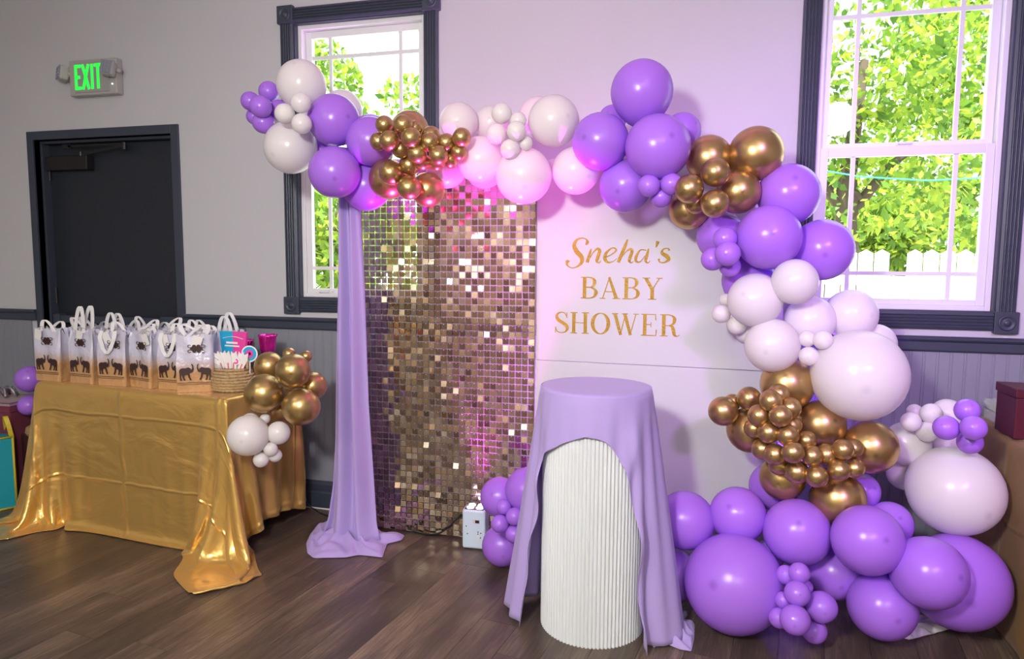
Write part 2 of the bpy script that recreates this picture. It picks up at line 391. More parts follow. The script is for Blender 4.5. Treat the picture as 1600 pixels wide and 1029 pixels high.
_nt.links.new(_b.outputs[0], _mx.inputs[1]); _nt.links.new(_tr.outputs[0], _mx.inputs[2]); _nt.links.new(_mx.outputs[0], _nt.nodes['Material Output'].inputs[0])
M_BARK = mat('bark', (.09, .065, .045), .9, bump=.4, bscale=20)
gr = MB().box(-16, 16, .4, 26, -.5, -.42).build('ground', mat('pale_paving', (.62, .60, .55), .9, noise=.1, nscale=1)); tag(gr, kind='structure')
def leaf_cloud(blobs, n, size, seed):
    r = np.random.default_rng(seed); bl = np.array(blobs); w = bl[:, 3]*bl[:, 4]*bl[:, 5]; w = w/w.sum()
    k = r.choice(len(bl), n, p=w); d = r.normal(size=(n, 3)); d /= np.linalg.norm(d, axis=1)[:, None]
    rad = .45+.55*r.random(n)**.5
    c = bl[k, :3]+d*rad[:, None]*bl[k, 3:6]
    a = r.normal(size=(n, 3)); a /= np.linalg.norm(a, axis=1)[:, None]
    b = np.cross(a, r.normal(size=(n, 3))); b /= np.linalg.norm(b, axis=1)[:, None]
    s = size*(.6+.8*r.random(n))[:, None]
    V = np.stack([c-a*s, c+b*s*.55, c+a*s, c-b*s*.55], 1).reshape(-1, 3)
    me = bpy.data.meshes.new('foliage'); me.vertices.add(4*n); me.vertices.foreach_set('co', V.ravel())
    me.loops.add(4*n); me.loops.foreach_set('vertex_index', np.arange(4*n, dtype=np.int32))
    me.polygons.add(n); me.polygons.foreach_set('loop_start', np.arange(0, 4*n, 4, dtype=np.int32))
    me.update(calc_edges=True); me.materials.append(M_LEAF); return me
def tree(label, x, y, h, blobs, n, size, seed):
    t = thing('leafy_tree', label, 'tree', (x, y, -.42), group='trees outside the windows')
    r = np.random.default_rng(seed+5); pts = [(0, 0, 0), (.06, .02, h*.25), (-.05, .05, h*.5), (.08, 0, h*.8)]
    tb = MB(); tb.tube(pts, [.20, .16, .12, .05], 8)
    for b in blobs:
        z = h*(.3+.4*r.random()); tb.tube([(0, 0, z), (b[0]*.5, b[1]*.5, (z+b[2])/2+.2), (b[0]*.9, b[1]*.9, b[2])], [.08, .05, .02], 6)
    tb.build('trunk', M_BARK, t, smooth=True)
    f = bpy.data.objects.new('foliage', leaf_cloud(blobs, n, size, seed)); COL.objects.link(f); f.parent = t; f['kind'] = 'stuff'
tree('broad leafy tree filling the left half of the right window', 1.9, 6.2, 5.4, [(0,0,4.6,1.5,1.0,1.2),(-.9,.2,3.4,1.1,.8,.8),(.9,0,3.3,1.0,.8,.7),(.1,-.2,2.6,1.2,.7,.5)], 5200, .065, 1)
tree('leafy tree seen through the right part of the right window', 4.9, 9.6, 6.0, [(0,0,5.2,1.9,1.2,1.5),(-1.1,0,3.6,1.2,.9,.9),(1.0,0,3.4,1.4,.9,.9),(-.2,0,2.6,1.5,.8,.6)], 6500, .085, 2)
tree('dark bushy tree low behind the white fence in the right window', 2.9, 13.2, 4.0, [(0,0,2.6,2.2,1.0,1.1),(-1.6,0,2.1,1.4,.9,.8),(1.8,0,2.4,1.4,.9,.9)], 7000, .10, 3)
tree('sunlit tree behind the lower panes of the left window', -4.4, 4.6, 3.2, [(0,0,2.2,1.1,.8,.7),(.6,.2,1.7,.8,.6,.7),(-.7,0,2.0,.9,.7,.7)], 5000, .06, 4)
tree('tree with hanging branches behind the upper panes of the left window', -5.6, 7.8, 3.4, [(-.9,0,4.9,.8,.8,.8),(.7,.3,4.7,.5,.5,.4),(1.4,.2,4.0,.6,.5,.5),(-.2,0,4.2,.5,.5,.4)], 1900, .075, 6)
fn = thing('board_fence', 'white board fence standing outside beyond the right window', 'fence', (0, 4.4, -.42))
M_FENCE = mat('fence_paint', (.80, .80, .78), .6)
fb_me = MB().prism([(0, 0), (.135, 0), (.135, 1.86), (.0675, 1.90), (0, 1.86)], -.01, .01, 'y').mesh('fence_board', M_FENCE)
for k in range(38):
    if k % 6 == 5: continue
    inst('fence_board', fb_me, fn, (.3+k*.15, 0, .06))
for zz in (.4, 1.1, 1.6): MB().box(.3, 6.0, .011, .05, zz, zz+.09).build('fence_rail', M_FENCE, fn)
cab = MB(); p0 = ony(1262, 262, 3.6); p1 = ony(1345, 276, 3.6); p2 = ony(1450, 282, 3.6); p3 = ony(1560, 276, 3.6)
cab.tube([p0-np.array([1.5, 0, -.12]), p0, p1, p2, p3, p3+np.array([2.0, 0, .25])], .006, 6)
tag(cab.build('utility_cable', mat('teal_cable', (.05, .45, .50), .5), smooth=True), 'thin teal cable sagging outside the right window', 'cable')

# ------------------------------------------------------------------ exit sign
M_SIGN = mat('sign_housing', (.42, .41, .39), .4)
es = thing('exit_sign', 'illuminated green EXIT sign with two emergency lamp heads above the door', 'exit sign', (-3.337, 0, 2.405))
MB().box(-.165, .165, -.050, -.002, -.098, .100).build('housing', M_SIGN, es, bevel=.006)
MB().box(-.125, .118, -.0535, -.049, -.083, .088).build('face_plate', mat('sign_face', (.36, .36, .36), .5), es, bevel=.002)
M_EXIT = mat('exit_green', (.02, .6, .05), .5, emit=(.02, .85, .06), estr=1.1)
def strip(mb, A, B, w, y0=-.0555, y1=-.053):
    A = Vector(A); B = Vector(B); d = (B-A).normalized(); n = Vector((-d.y, d.x))*w/2
    q = [A+n, A-n, B-n, B+n]; mb.prism([(p.x, p.y) for p in q], y0, y1, 'y')
def exl(parts, x, w):
    mb = MB()
    for (a, b) in parts: strip(mb, (x+a[0]*w, -.066+a[1]*.138), (x+b[0]*w, -.066+b[1]*.138), .017)
    mb.build('letter', M_EXIT, es)
exl([((.15, 0), (.15, 1)), ((.15, .06), (1, .06)), ((.15, .5), (.85, .5)), ((.15, .94), (1, .94))], -.118, .042)
exl([((0, 0), (1, 1)), ((0, 1), (1, 0))], -.064, .042)
exl([((.5, 0), (.5, 1))], -.013, .03)
exl([((.5, 0), (.5, 1)), ((0, .94), (1, .94))], .018, .050)
M_LENS = mat('lamp_lens', (.35, .37, .45), .2, .3)
for sx, rz in ((-1, -.5), (1, .25)):
    hd = MB(); hd.box(-.035, .035, -.022, .028, -.042, .042)
    h = hd.build('lamp_head', M_SIGN, es, bevel=.012); h.location = (-.205 if sx < 0 else .150, -.055 if sx < 0 else -.090, .030); h.rotation_euler = (-.15, .12*sx, rz)
    ln = MB().box(-.030, .030, -.0245, -.021, -.037, .037)
    for k in range(4): 
        for j in range(3): ln.box(-.026+j*.018, -.012+j*.018, -.028, -.024, -.033+k*.0175, -.020+k*.0175)
    ln.build('lens', M_LENS, h)
    MB().tube([(sx*.15, -.03, .03), (sx*.19, -.05, .025)], .014, 10).build('swivel', M_SIGN, es, smooth=True)
MB().lathe([(.004, -.003), (.004, .003)], 10, (.138, -.0525, -.045), 'y').build('indicator', mat('led_white', (.8, .9, .85), .4, emit=(.6, 1, .8), estr=1.5), es)

# ------------------------------------------------------------------ cloth
def drape(nx, ny, P, pin, collide, sx, sy, steps=200, iters=10, seed=1, damp=.97, tails=()):
    r = np.random.default_rng(seed); X = P.copy(); X[~pin] += r.normal(size=X[~pin].shape)*sx*.10; V0 = X.copy()
    G = np.arange(nx*ny).reshape(nx, ny); groups = []; dg = math.hypot(sx, sy)
    def pr(a, b): return (a.ravel(), b.ravel())
    for par in (0, 1):
        groups.append((*pr(G[par:-1:2, :], G[par+1::2, :]), sx, 1.0)); groups.append((*pr(G[:, par:-1:2], G[:, par+1::2]), sy, 1.0))
    for par in (0, 1):
        groups.append((*pr(G[par:-1:2, :-1], G[par+1::2, 1:]), dg, .10)); groups.append((*pr(G[par:-1:2, 1:], G[par+1::2, :-1]), dg, .10))
    for s in (0, 1, 2, 3):
        a = G[s:nx-2:4, :]; groups.append((*pr(a, a+2*ny), 2*sx, .03)); a = G[:, s:ny-2:4]; groups.append((*pr(a, a+2), 2*sy, .03))
    w = np.where(pin, 0.0, 1.0)
    dt = 1/60
    for st in range(steps):
        vel = (X-V0)*damp; V0 = X.copy(); X = X+vel*w[:, None]; X[:, 2] -= 9.8*dt*dt*w
        for it in range(iters):
            for a, b, L, k in groups:
                d = X[b]-X[a]; l = np.sqrt((d*d).sum(1))+1e-9; ws = w[a]+w[b]
                c = np.where(ws > 0, k*(l-L)/l/np.maximum(ws, 1e-6), 0)[:, None]*d
                X[a] += c*w[a][:, None]; X[b] -= c*w[b][:, None]
        collide(X, V0, w)
        f_ = min(1, max(0, (st-40)/80))
        for i, tg in tails:      # corner tips laid out on the floor
            X[i] = X[i]*(1-.25*f_)+np.array(tg)*.25*f_; V0[i] = X[i]
    return X
def cloth_object(name, X, nx, ny, m, parent=None, sub=1, solid=.0015):
    mb = MB(); mb.grid(X.tolist(), nx, ny); me = mb.mesh(name, m, True, False)
    uv = me.uv_layers.new(name='UVMap'); li = np.zeros(len(me.loops), dtype=np.int32); me.loops.foreach_get('vertex_index', li)
    UV = np.stack([(li//ny)/(nx-1), (li % ny)/(ny-1)], 1); uv.data.foreach_set('uv', UV.ravel())
    o = bpy.data.objects.new(name, me); COL.objects.link(o)
    if parent: o.parent = parent
    s = o.modifiers.new('solid', 'SOLIDIFY'); s.thickness = solid; s.offset = 0
    s = o.modifiers.new('sub', 'SUBSURF'); s.levels = sub; s.render_levels = sub
    return o
def satin(name, col, nu, nv, metal=.5, rough=.33):
    m = mat(name, col, rough, metal, sheen=.1); nt = m.node_tree; b = nt.nodes['Principled BSDF']
    b.inputs['Anisotropic'].default_value = .3
    tc = node(nt, 'ShaderNodeUVMap'); sx = node(nt, 'ShaderNodeSeparateXYZ'); nt.links.new(tc.outputs[0], sx.inputs[0])
    hs = []
    nzz = node(nt, 'ShaderNodeTexNoise'); nzz.inputs['Scale'].default_value = 9; nt.links.new(tc.outputs[0], nzz.inputs['Vector'])
    for i, n in ((0, nu), (1, nv)):
        a = node(nt, 'ShaderNodeMath', operation='MULTIPLY_ADD'); a.inputs[1].default_value = n
        wob = node(nt, 'ShaderNodeMath', operation='MULTIPLY'); wob.inputs[1].default_value = .10; nt.links.new(nzz.outputs['Fac'], wob.inputs[0]); nt.links.new(wob.outputs[0], a.inputs[2])
        nt.links.new(sx.outputs[i], a.inputs[0])
        p = node(nt, 'ShaderNodeMath', operation='PINGPONG'); p.inputs[1].default_value = .5; nt.links.new(a.outputs[0], p.inputs[0])
        q = node(nt, 'ShaderNodeMapRange'); q.inputs[1].default_value = 0; q.inputs[2].default_value = .035; q.inputs[3].default_value = 1; q.inputs[4].default_value = 0
        q.interpolation_type = 'SMOOTHSTEP'
        nt.links.new(p.outputs[0], q.inputs[0]); hs.append(q)
    ad = node(nt, 'ShaderNodeMath', operation='MAXIMUM'); nt.links.new(hs[0].outputs[0], ad.inputs[0]); nt.links.new(hs[1].outputs[0], ad.inputs[1])
    n2 = node(nt, 'ShaderNodeTexNoise'); n2.inputs['Scale'].default_value = 8; n2.inputs['Detail'].default_value = 4; n2.inputs['Distortion'].default_value = 1.2; nt.links.new(tc.outputs[0], n2.inputs['Vector'])
    mm = node(nt, 'ShaderNodeMath', operation='MULTIPLY_ADD'); mm.inputs[1].default_value = 2.4; nt.links.new(n2.outputs['Fac'], mm.inputs[0]); nt.links.new(ad.outputs[0], mm.inputs[2])
    bp = node(nt, 'ShaderNodeBump'); bp.inputs['Strength'].default_value = .45; bp.inputs['Distance'].default_value = .010
    nt.links.new(mm.outputs[0], bp.inputs['Height']); nt.links.new(bp.outputs[0], b.inputs['Normal'])
    return m
M_SATIN = satin('gold_satin', (.74, .46, .125), 4.0, 4.4, .62, .25)
M_SATIN2 = satin('gold_satin_shaded', (.26, .145, .048), 3.3, 4.0, .2, .5)  # gold satin again, with the shade it stands in put into its colour
def folding_table(label, loc, rz, L, D, H, group):
    t = thing('folding_table', label, 'table', loc, rz, group)
    MB().box(0, L, 0, D, H-.035, H).build('table_top', M_WHITE, t, bevel=.01)
    for lx in (.12, L-.12):
        for ly in (.08, D-.08): MB().tube([(lx, ly, 0), (lx, ly, H-.035)], .013, 8).build('leg', M_BLACK, t)
        MB().tube([(lx, .08, .25), (lx, D-.08, .25)], .010, 8).build('cross_bar', M_BLACK, t)
    return t
def tablecloth(label, loc, rz, L, D, H, over, sp, m, seed, steps, tails=()):
    # over: overhang left, right, front, back (metres); local frame x along front edge, y to the back
    l, r_, f, b = over
    sx = (L+.008)/round(L/sp); sy = (D+.008)/round(D/sp)
    nl, nr_, nf, nb = (int(round(l/sx)), int(round(r_/sx)), int(round(f/sy)), int(round(b/sy)))
    nx = nl+nr_+round(L/sp)+1; ny = nf+nb+round(D/sp)+1
    gx, gy = np.meshgrid(-.004+(np.arange(nx)-nl)*sx, -.004+(np.arange(ny)-nf)*sy, indexing='ij')
    P = np.stack([gx.ravel(), gy.ravel(), np.full(nx*ny, H+.004)], 1)
    e = .006
    pin = (P[:, 0] > -e) & (P[:, 0] < L+e) & (P[:, 1] > -e) & (P[:, 1] < D+e)
    cr, sr = math.cos(rz), math.sin(rz)
    def collide(X, V0, w):
        x, y, z = X[:, 0], X[:, 1], X[:, 2]
        ins = (x > -e) & (x < L+e) & (y > -e) & (y < D+e) & (z < H+.002) & (w > 0)
        if ins.any():
            d = np.stack([x+e, L+e-x, y+e, D+e-y, H+.004-z], 1)[ins]; k = d.argmin(1); ii = np.where(ins)[0]
            for q, ax, val in ((0, 0, -e), (1, 0, L+e), (2, 1, -e), (3, 1, D+e), (4, 2, H+.004)):
                X[ii[k == q], ax] = val
        lo = (X[:, 2] < .005) & (w > 0); X[lo, 2] = .005; V0[lo] = X[lo]*.7+V0[lo]*.3
        wy = loc[1]+sr*X[:, 0]+cr*X[:, 1]; ov = np.maximum(wy+.035, 0)*(w > 0); X[:, 0] -= sr*ov; X[:, 1] -= cr*ov
    X = drape(nx, ny, P, pin, collide, sx, sy, steps=steps, seed=seed, tails=[((0 if c == 'l' else (nx-1)*ny), (cr*(q[0]-loc[0])+sr*(q[1]-loc[1]), -sr*(q[0]-loc[0])+cr*(q[1]-loc[1]), .008)) for c, q in tails])
    o = cloth_object('tablecloth', X, nx, ny, m); o.location = loc; o.rotation_euler = (0, 0, rz)
    tag(o, label, 'tablecloth'); return o
TL0 = np.array([-3.271, -.561]); TL1 = np.array([-2.040, -.676]); TLr = math.atan2(TL1[1]-TL0[1], TL1[0]-TL0[0]); TLL = float(np.linalg.norm(TL1-TL0))
TH = .74
folding_table('small folding table hidden under the gold satin cloth by the door', (TL0[0], TL0[1], 0), TLr, TLL, .49, TH-.006, 'cloth covered folding tables')
tablecloth('shiny gold satin tablecloth trailing on the floor under the gift bags', (TL0[0], TL0[1], 0), TLr, TLL, .49, TH-.004, (.60, .60, .69, .10), .028, M_SATIN, 3, 260, tails=(('l', (-3.345, -.735)), ('r', (-2.055, -.925))))
folding_table('folding table under the gold cloth at the right edge', (1.16, -1.24, 0), 0, .62, 1.17, TH-.006, 'cloth covered folding tables')
tablecloth('gold tablecloth with shade in its colour on the table at the right edge', (1.16, -1.24, 0), 0, .62, 1.17, TH-.004, (.72, .10, .40, .03), .036, M_SATIN2, 5, 180)

# ------------------------------------------------------------------ gift bags
def bag_material():
    m = mat('printed_organza', (.8, .78, .8), .28, spec=.6, bump=.9, bscale=22); nt = m.node_tree; b = nt.nodes['Principled BSDF']
    tc = node(nt, 'ShaderNodeTexCoord'); sx = node(nt, 'ShaderNodeSeparateXYZ'); nt.links.new(tc.outputs['Object'], sx.inputs[0])
    nz = node(nt, 'ShaderNodeTexNoise'); nz.inputs['Scale'].default_value = 60; nt.links.new(tc.outputs['Object'], nz.inputs['Vector'])
    a = node(nt, 'ShaderNodeMath', operation='MULTIPLY_ADD'); a.inputs[1].default_value = .05; nt.links.new(nz.outputs['Fac'], a.inputs[0]); nt.links.new(sx.outputs[2], a.inputs[2])
    mr = node(nt, 'ShaderNodeMapRange'); mr.inputs[1].default_value = .115; mr.inputs[2].default_value = .185; nt.links.new(a.outputs[0], mr.inputs[0])
    mx = node(nt, 'ShaderNodeMix', data_type='RGBA'); mx.inputs[6].default_value = (*srgb(196, 152, 104), 1); mx.inputs[7].default_value = (*srgb(205, 203, 222), 1)
    nt.links.new(mr.outputs[0], mx.inputs[0]); nt.links.new(mx.outputs[2], b.inputs['Base Color'])
    return m
M_BAG = bag_material()
M_PRINT = mat('dark_brown_print', (.045, .018, .016), .5, noise=.5, nscale=400)
M_PGOLD = mat('gold_line_print', (.16, .07, .03), .4)
M_STRAP = mat('white_cotton_strap', (.80, .79, .80), .8)
M_TAG = mat('white_card', (.88, .86, .86), .6)
M_TISSUE = mat('white_tissue', (.74, .73, .75), .7)
ELE = [(0.02,.55),(.0,.75),(.08,.88),(.25,.95),(.45,.93),(.58,.98),(.70,1.0),(.80,.92),(.86,.80),(.92,.92),(.93,1.1),(.86,1.22),(.90,1.28),(1.0,1.15),(1.02,.9),(.95,.68),(.85,.6),(.78,.62),(.72,.55),(.75,.3),(.86,.05),(.76,.0),(.64,.25),(.6,.45),(.38,.42),(.36,.2),(.44,.02),(.32,0),(.24,.25),(.16,.45),(.14,.2),(.2,0),(.06,0),(.04,.3)]
def ele_mesh(w, flip):
    s = w/1.02; pts = [((1.02-a if flip else a)*s, b*s) for a, b in ELE]
    return MB().prism(pts, -.0006, .0006, 'y').mesh('elephant_print', M_PRINT)
BW, BH, BD = .162, .272, .080
ELE_R, ELE_L = ele_mesh(.064, False), ele_mesh(.064, True)
def bag_body_mesh(seed):
    r = random.Random(seed); nu, nv = 28, 14; pts = []
    for i in range(nu+1):
        u = i/nu*4; k = int(u) % 4; t = u-int(u)
        cx, cy = [(-BW/2, -BD/2), (BW/2, -BD/2), (BW/2, BD/2), (-BW/2, BD/2)][k]; ex, ey = [(BW/2, -BD/2), (BW/2, BD/2), (-BW/2, BD/2), (-BW/2, -BD/2)][k]
        x = cx+(ex-cx)*t; y = cy+(ey-cy)*t
        for j in range(nv+1):
            v = j/nv; sq = 1-.42*v**2
            bul = math.sin(PI*v)*.006; wob = .004*math.sin(7*v+seed+i*1.3)*v
            yy = y*sq; inw = math.sin(PI*t)*(.018*v if k in (1, 3) else -bul)
            xx = x*(1+.035*v)-(inw*math.copysign(1, x) if k in (1, 3) else 0)
            if k in (0, 2): yy -= (bul*math.copysign(1, -y)*-1)*0-wob
            pts.append((xx+wob*.5, yy+wob, BH*v+(.006*math.sin(i*1.1+seed)*v if j == nv else 0)))
    mb = MB(); mb.grid(pts, nu+1, nv+1)
    mb.add([(-BW/2, -BD/2, .001), (BW/2, -BD/2, .001), (BW/2, BD/2, .001), (-BW/2, BD/2, .001)], [(3, 2, 1, 0)])
    return mb.mesh('bag_body', M_BAG, True)
BAGM = [bag_body_mesh(s) for s in range(3)]
def strap(parent, ytop, pts, w=.020):
    MB().ribbon([Vector(p) for p in pts], w, (1, .25, 0), .0022).build('handle', M_STRAP, parent, smooth=False)
def arc3(a, b, top, n=12, lean=(0, 0), sag=0):
    out = []
    for i in range(n+1):
        t = i/n; s = math.sin(PI*t)**.6
        out.append((a[0]+(b[0]-a[0])*t+lean[0]*s, a[1]+(b[1]-a[1])*t+lean[1]*s, a[2]+(b[2]-a[2])*t+top*s))
    return out
def make_bag(label, loc, rz, seed, front=True, hmode='up', tagx=-.04, group='gift bags on the gold table', s=1.0):
    o = thing('gift_bag', label, 'gift bag', loc, rz, group); o.scale = (s, s, s)
    inst('bag_body', BAGM[seed % 3], o)
    r = random.Random(seed*7+1)
    yf = -BD/2-.004
    if front:
        inst('elephant_print', ELE_R, o, (-.070, yf-.001, .058)); inst('elephant_print', ELE_L, o, (.008, yf-.001, .058))
        st = MB(); st.box(-BW/2+.003, BW/2-.003, yf-.0012, yf+.0008, .046, .0485); st.box(-BW/2+.003, BW/2-.003, yf-.0012, yf+.0008, .038, .0400); st.build('gold_line', M_PGOLD, o)
        md = MB(); c = (.012+r.uniform(-.01, .01), .207)
        yq = yf+.012
        for k in range(7): md.lathe([(.0095, -.0006), (.0095, .0006)], 8, (c[0]+.019*math.cos(k*1.05)*(1 if k else 0), yq-.008, c[1]+.012*math.sin(k*1.05)*(1 if k else 0)+.002), 'y')
        for sx, sz, s0, s1 in ((-.030, .014, .6, 5.0), (.030, .014, 2.6, -1.9), (-.030, -.010, 1.2, 5.4), (.028, -.012, 1.9, -2.2)):
            md.tube([(c[0]+sx+.0075*math.cos(a), yq-.008, c[1]+sz+.0065*math.sin(a)) for a in np.linspace(s0, s1, 10)], .0015, 6)
        md.build('mandala_print', M_PRINT, o)
        tg = MB().box(-.022, .022, -.001, .001, -.056, 0).build('hang_tag', M_TAG, o); tg.location = (tagx, yf+.0005, .268); tg.rotation_euler = (.12, r.uniform(-.35, .35), 0)
        stg = MB().tube([(tagx, yf+.004, .266), (tagx+.012, yf+.008, .285), (tagx+.03, yf+.012, .280)], .0011, 5).build('tag_string', mat('twine', (.35, .25, .13), .8) if 'twine' not in bpy.data.materials else bpy.data.materials['twine'], o)
    y1 = -BD*.28; y2 = BD*.28
    for yy, q in ((y1, 0), (y2, 1)):
        md_ = hmode if not (hmode == 'front' and q == 1) else 'lean'
        a = (-.040, yy, BH-.015); b = (.040, yy, BH-.015)
        if md_ == 'up': P = arc3(a, b, .085+.02*r.random(), lean=(r.uniform(-.02, .02), r.uniform(-.01, .01)))
        elif md_ == 'tall': P = arc3((-.05, yy, BH-.015), (.012, yy, BH-.015), .135, lean=(.025, r.uniform(-.01, .01)))
        elif md_ == 'front':
            P = [(-.045, yf+.012, BH-.01), (-.046, yf+.002, BH+.004), (-.048, yf-.008, BH-.03), (-.030, yf-.009, BH-.085), (-.010, yf-.010, BH-.110), (.012, yf-.010, BH-.090), (.036, yf-.009, BH-.035), (.040, yf-.002, BH+.004), (.040, yf+.010, BH-.01)]
        else: P = arc3(a, b, .035+.03*r.random(), lean=(r.uniform(-.06, .06), r.uniform(-.01, .02)))
        strap(o, 0, P)
    ts = MB(); n = 9
    pts = []
    for i in range(n):
        for j in range(5):
            pts.append(((i/(n-1)-.5)*BW*.92, (j/4-.5)*BD*.40, BH-.020+.022*math.sin(i*2.3+j*1.7+seed)*(0.4+.6*math.sin(PI*j/4))+.012*math.sin(PI*j/4)))
    ts.grid(pts, n, 5); ts.build('tissue_paper', M_TISSUE, o, smooth=True)
    return o
zt = TH+.0015
spots = [((-3.212, -.500), .05, 'lean', -.045, 'leftmost elephant print gift bag in the front row on the gold table'),
         ((-2.990, -.506), -.03, 'tall', .012, 'gift bag in the front row with tall upright white handles, second from left'),
         ((-2.790, -.520), .10, 'front', -.030, 'third front gift bag from the left, white strap hanging down its front'),
         ((-2.612, -.518), -.16, 'lean', .050, 'fourth front gift bag from the left, set at an angle'),
         ((-2.432, -.520), .04, 'front', -.035, 'fifth front gift bag, big white strap loop over its print'),
         ((-2.300, -.545), .62, 'lean', .020, 'gift bag turned sideways beside the woven basket')]
for i, (p, rz, hm, tx, lb) in enumerate(spots): make_bag(lb, (p[0], p[1], zt), TLr+rz, i, True, hm, tx)
back = [(-3.14, -.375, 'lean'), (-2.93, -.385, 'up'), (-2.73, -.395, 'lean'), (-2.53, -.400, 'lean'), (-2.35, -.410, 'lean'),
        (-3.10, -.255, 'lean'), (-2.90, -.262, 'lean'), (-2.70, -.270, 'lean'), (-2.50, -.278, 'lean'), (-2.31, -.290, 'up')]
ordn = ['leftmost', 'second', 'third', 'fourth', 'fifth', 'sixth']
for i, (x, y, hm) in enumerate(back):
    row, k = ('middle', i) if i < 5 else ('back', i-5)
    make_bag('%s gift bag%s in the %s row, white top showing' % (ordn[k], '' if k == 0 else ' from left', row), (x, y, zt), TLr+random.uniform(-.12, .12), i+3, False, hm)

# ------------------------------------------------------------------ basket, favours, goblets
M_WICK = mat('seagrass', (.50, .34, .17), .7, noise=.45, nscale=90, bump=.8, bscale=160)
bk = thing('woven_basket', 'round coiled seagrass basket holding party favours on the gold table', 'basket', (-2.155, -.470, zt)); bk.scale = (1.22, 1.1, 1.0)
wv = MB(); nr = 8
for k in range(nr):
    z = .009+k*.0135; R = .072+.014*math.sin(PI*(k+1.0)/nr)-.010*(k/nr)**2
    wv.tube([(R*math.cos(a)*(1+.02*math.sin(18*a+k)), R*math.sin(a), z+.0012*math.sin(26*a+k*2)) for a in np.linspace(0, 2*PI, 72, endpoint=False)], .0078, 7, closed=True)
wv.lathe([(.070, .001), (.070, .007)], 24)
wv.build('basket_body', M_WICK, bk, smooth=True)
for s in (-1, 1):
    hb = MB(); hb.tube([(s*.078*math.cos(a)*.7+s*.020, s*.02+.052*math.cos(t)*-1*s*.6, .105+.062*math.sin(t)) for a, t in [(0, t) for t in np.linspace(0, PI, 14)]], .0062, 7); hb.build('basket_handle', M_WICK, bk, smooth=True)
M_CYAN = mat('print_cyan', (.02, .42, .72), .35); M_PINK = mat('print_pink', (.85, .07, .38), .35)
pk = thing('favour_pack', 'turquoise and pink printed pack standing in the basket', 'party pack', (-2.165, -.440, zt+.062), TLr-.02)
MB().prism([(-.058, 0), (.0, 0), (.0, .220), (-.084, .220)], -.008, .008, 'y').build('turquoise_half', M_CYAN, pk, bevel=.002)
MB().prism([(.0, 0), (.058, 0), (.084, .220), (.0, .220)], -.008, .008, 'y').build('pink_half', M_PINK, pk, bevel=.002)
wv = MB(); wv.box(-.040, .030, -.0095, -.0078, .160, .170); wv.box(-.050, .040, -.0095, -.0078, .146, .153)
wv.tube([(-.060+.124*t, -.0085, .186+.010*math.sin(PI*t)) for t in np.linspace(0, 1, 10)], .0014, 5); wv.build('print_band', M_TAG, pk)
M_COR = mat('coral_plastic', (.75, .22, .18), .4)
for k in range(7):
    a = (k-3)*.13; sk = thing('favour_stick', '%s cream and coral favour stick in the basket, counted from the left' % ['first', 'second', 'third', 'fourth', 'fifth', 'sixth', 'seventh'][k], 'favour stick', (-2.180+k*.010, -.500+.008*(k % 3), zt+.050), 0, 'favour sticks in the basket'); sk.rotation_euler = (.16, a, .1*k)
    MB().tube([(0, 0, 0), (0, 0, .090)], .0050, 8).build('stick', M_COR, sk)
    MB().prism([(-.012, .06), (.012, .06), (.018, .115), (.008, .150), (-.004, .136), (-.016, .146)], -.003, .003, 'y').build('paper_top', M_TAG, sk, bevel=.001)
pr = thing('number_prop', 'turquoise and white rounded paper prop sticking out of the basket', 'photo prop', (-2.057, -.470, zt+.145), .1)
def ring2d(r0, r1, y0, y1, c, sq=1.0, n=28):
    v = []; f = []
    for k in range(n):
        a = 2*PI*k/n
        for rr in (r0, r1):
            for y in (y0, y1): v.append((c[0]+rr*math.cos(a)*sq, y, c[1]+rr*math.sin(a)))
    for k in range(n):
        j = (k+1) % n; o = k*4; q = j*4
        f += [(o, q, q+2, o+2), (o+1, o+3, q+3, q+1), (o, o+1, q+1, q), (o+2, q+2, q+3, o+3)]
    return MB().add(v, f)
ring2d(.020, .034, -.002, .002, (0, .035), 1.05).build('turquoise_ring', M_CYAN, pr)
ring2d(.034, .040, -.0015, .0015, (0, .035), 1.05).build('white_border', M_TAG, pr)
ring2d(.008, .0195, -.0012, .0012, (0, .035), 1.05).build('pink_centre', M_PINK, pr)
MB().tube([(0, 0, -.06), (0, 0, 0)], .003, 6).build('prop_stick', M_TAG, pr)
p2 = thing('heart_prop', 'small pink looped paper prop at the basket rim', 'photo prop', (-2.112, -.500, zt+.115), .1)
ring2d(.006, .013, -.002, .002, (0, .03)).build('pink_ring', M_PINK, p2); ring2d(.013, .019, -.0015, .0015, (0, .03)).build('white_border', M_TAG, p2); MB().tube([(0, 0, -.03), (0, 0, .012)], .003, 6).build('prop_stick', M_TAG, p2)
M_CELLO = mat('cellophane', (.75, .76, .78), .12, alpha=.45)
cw = MB(); pts = []
for i in range(9):
    for j in range(7): pts.append((-.055+i*.0135+.004*math.sin(j*2.1), -.004*math.sin(i*1.9)-.012*math.sin(j*1.3+i), .0+j*.014+.006*math.sin(i*2.2)))
cw.grid(pts, 9, 7)
c_ = cw.build('cellophane_bag', M_CELLO, smooth=True, solid=.001); c_.location = (-2.225, -.520, zt+.085); c_.rotation_euler = (0, -.5, .2); tag(c_, 'crumpled clear cellophane bag leaning out of the basket', 'bag')
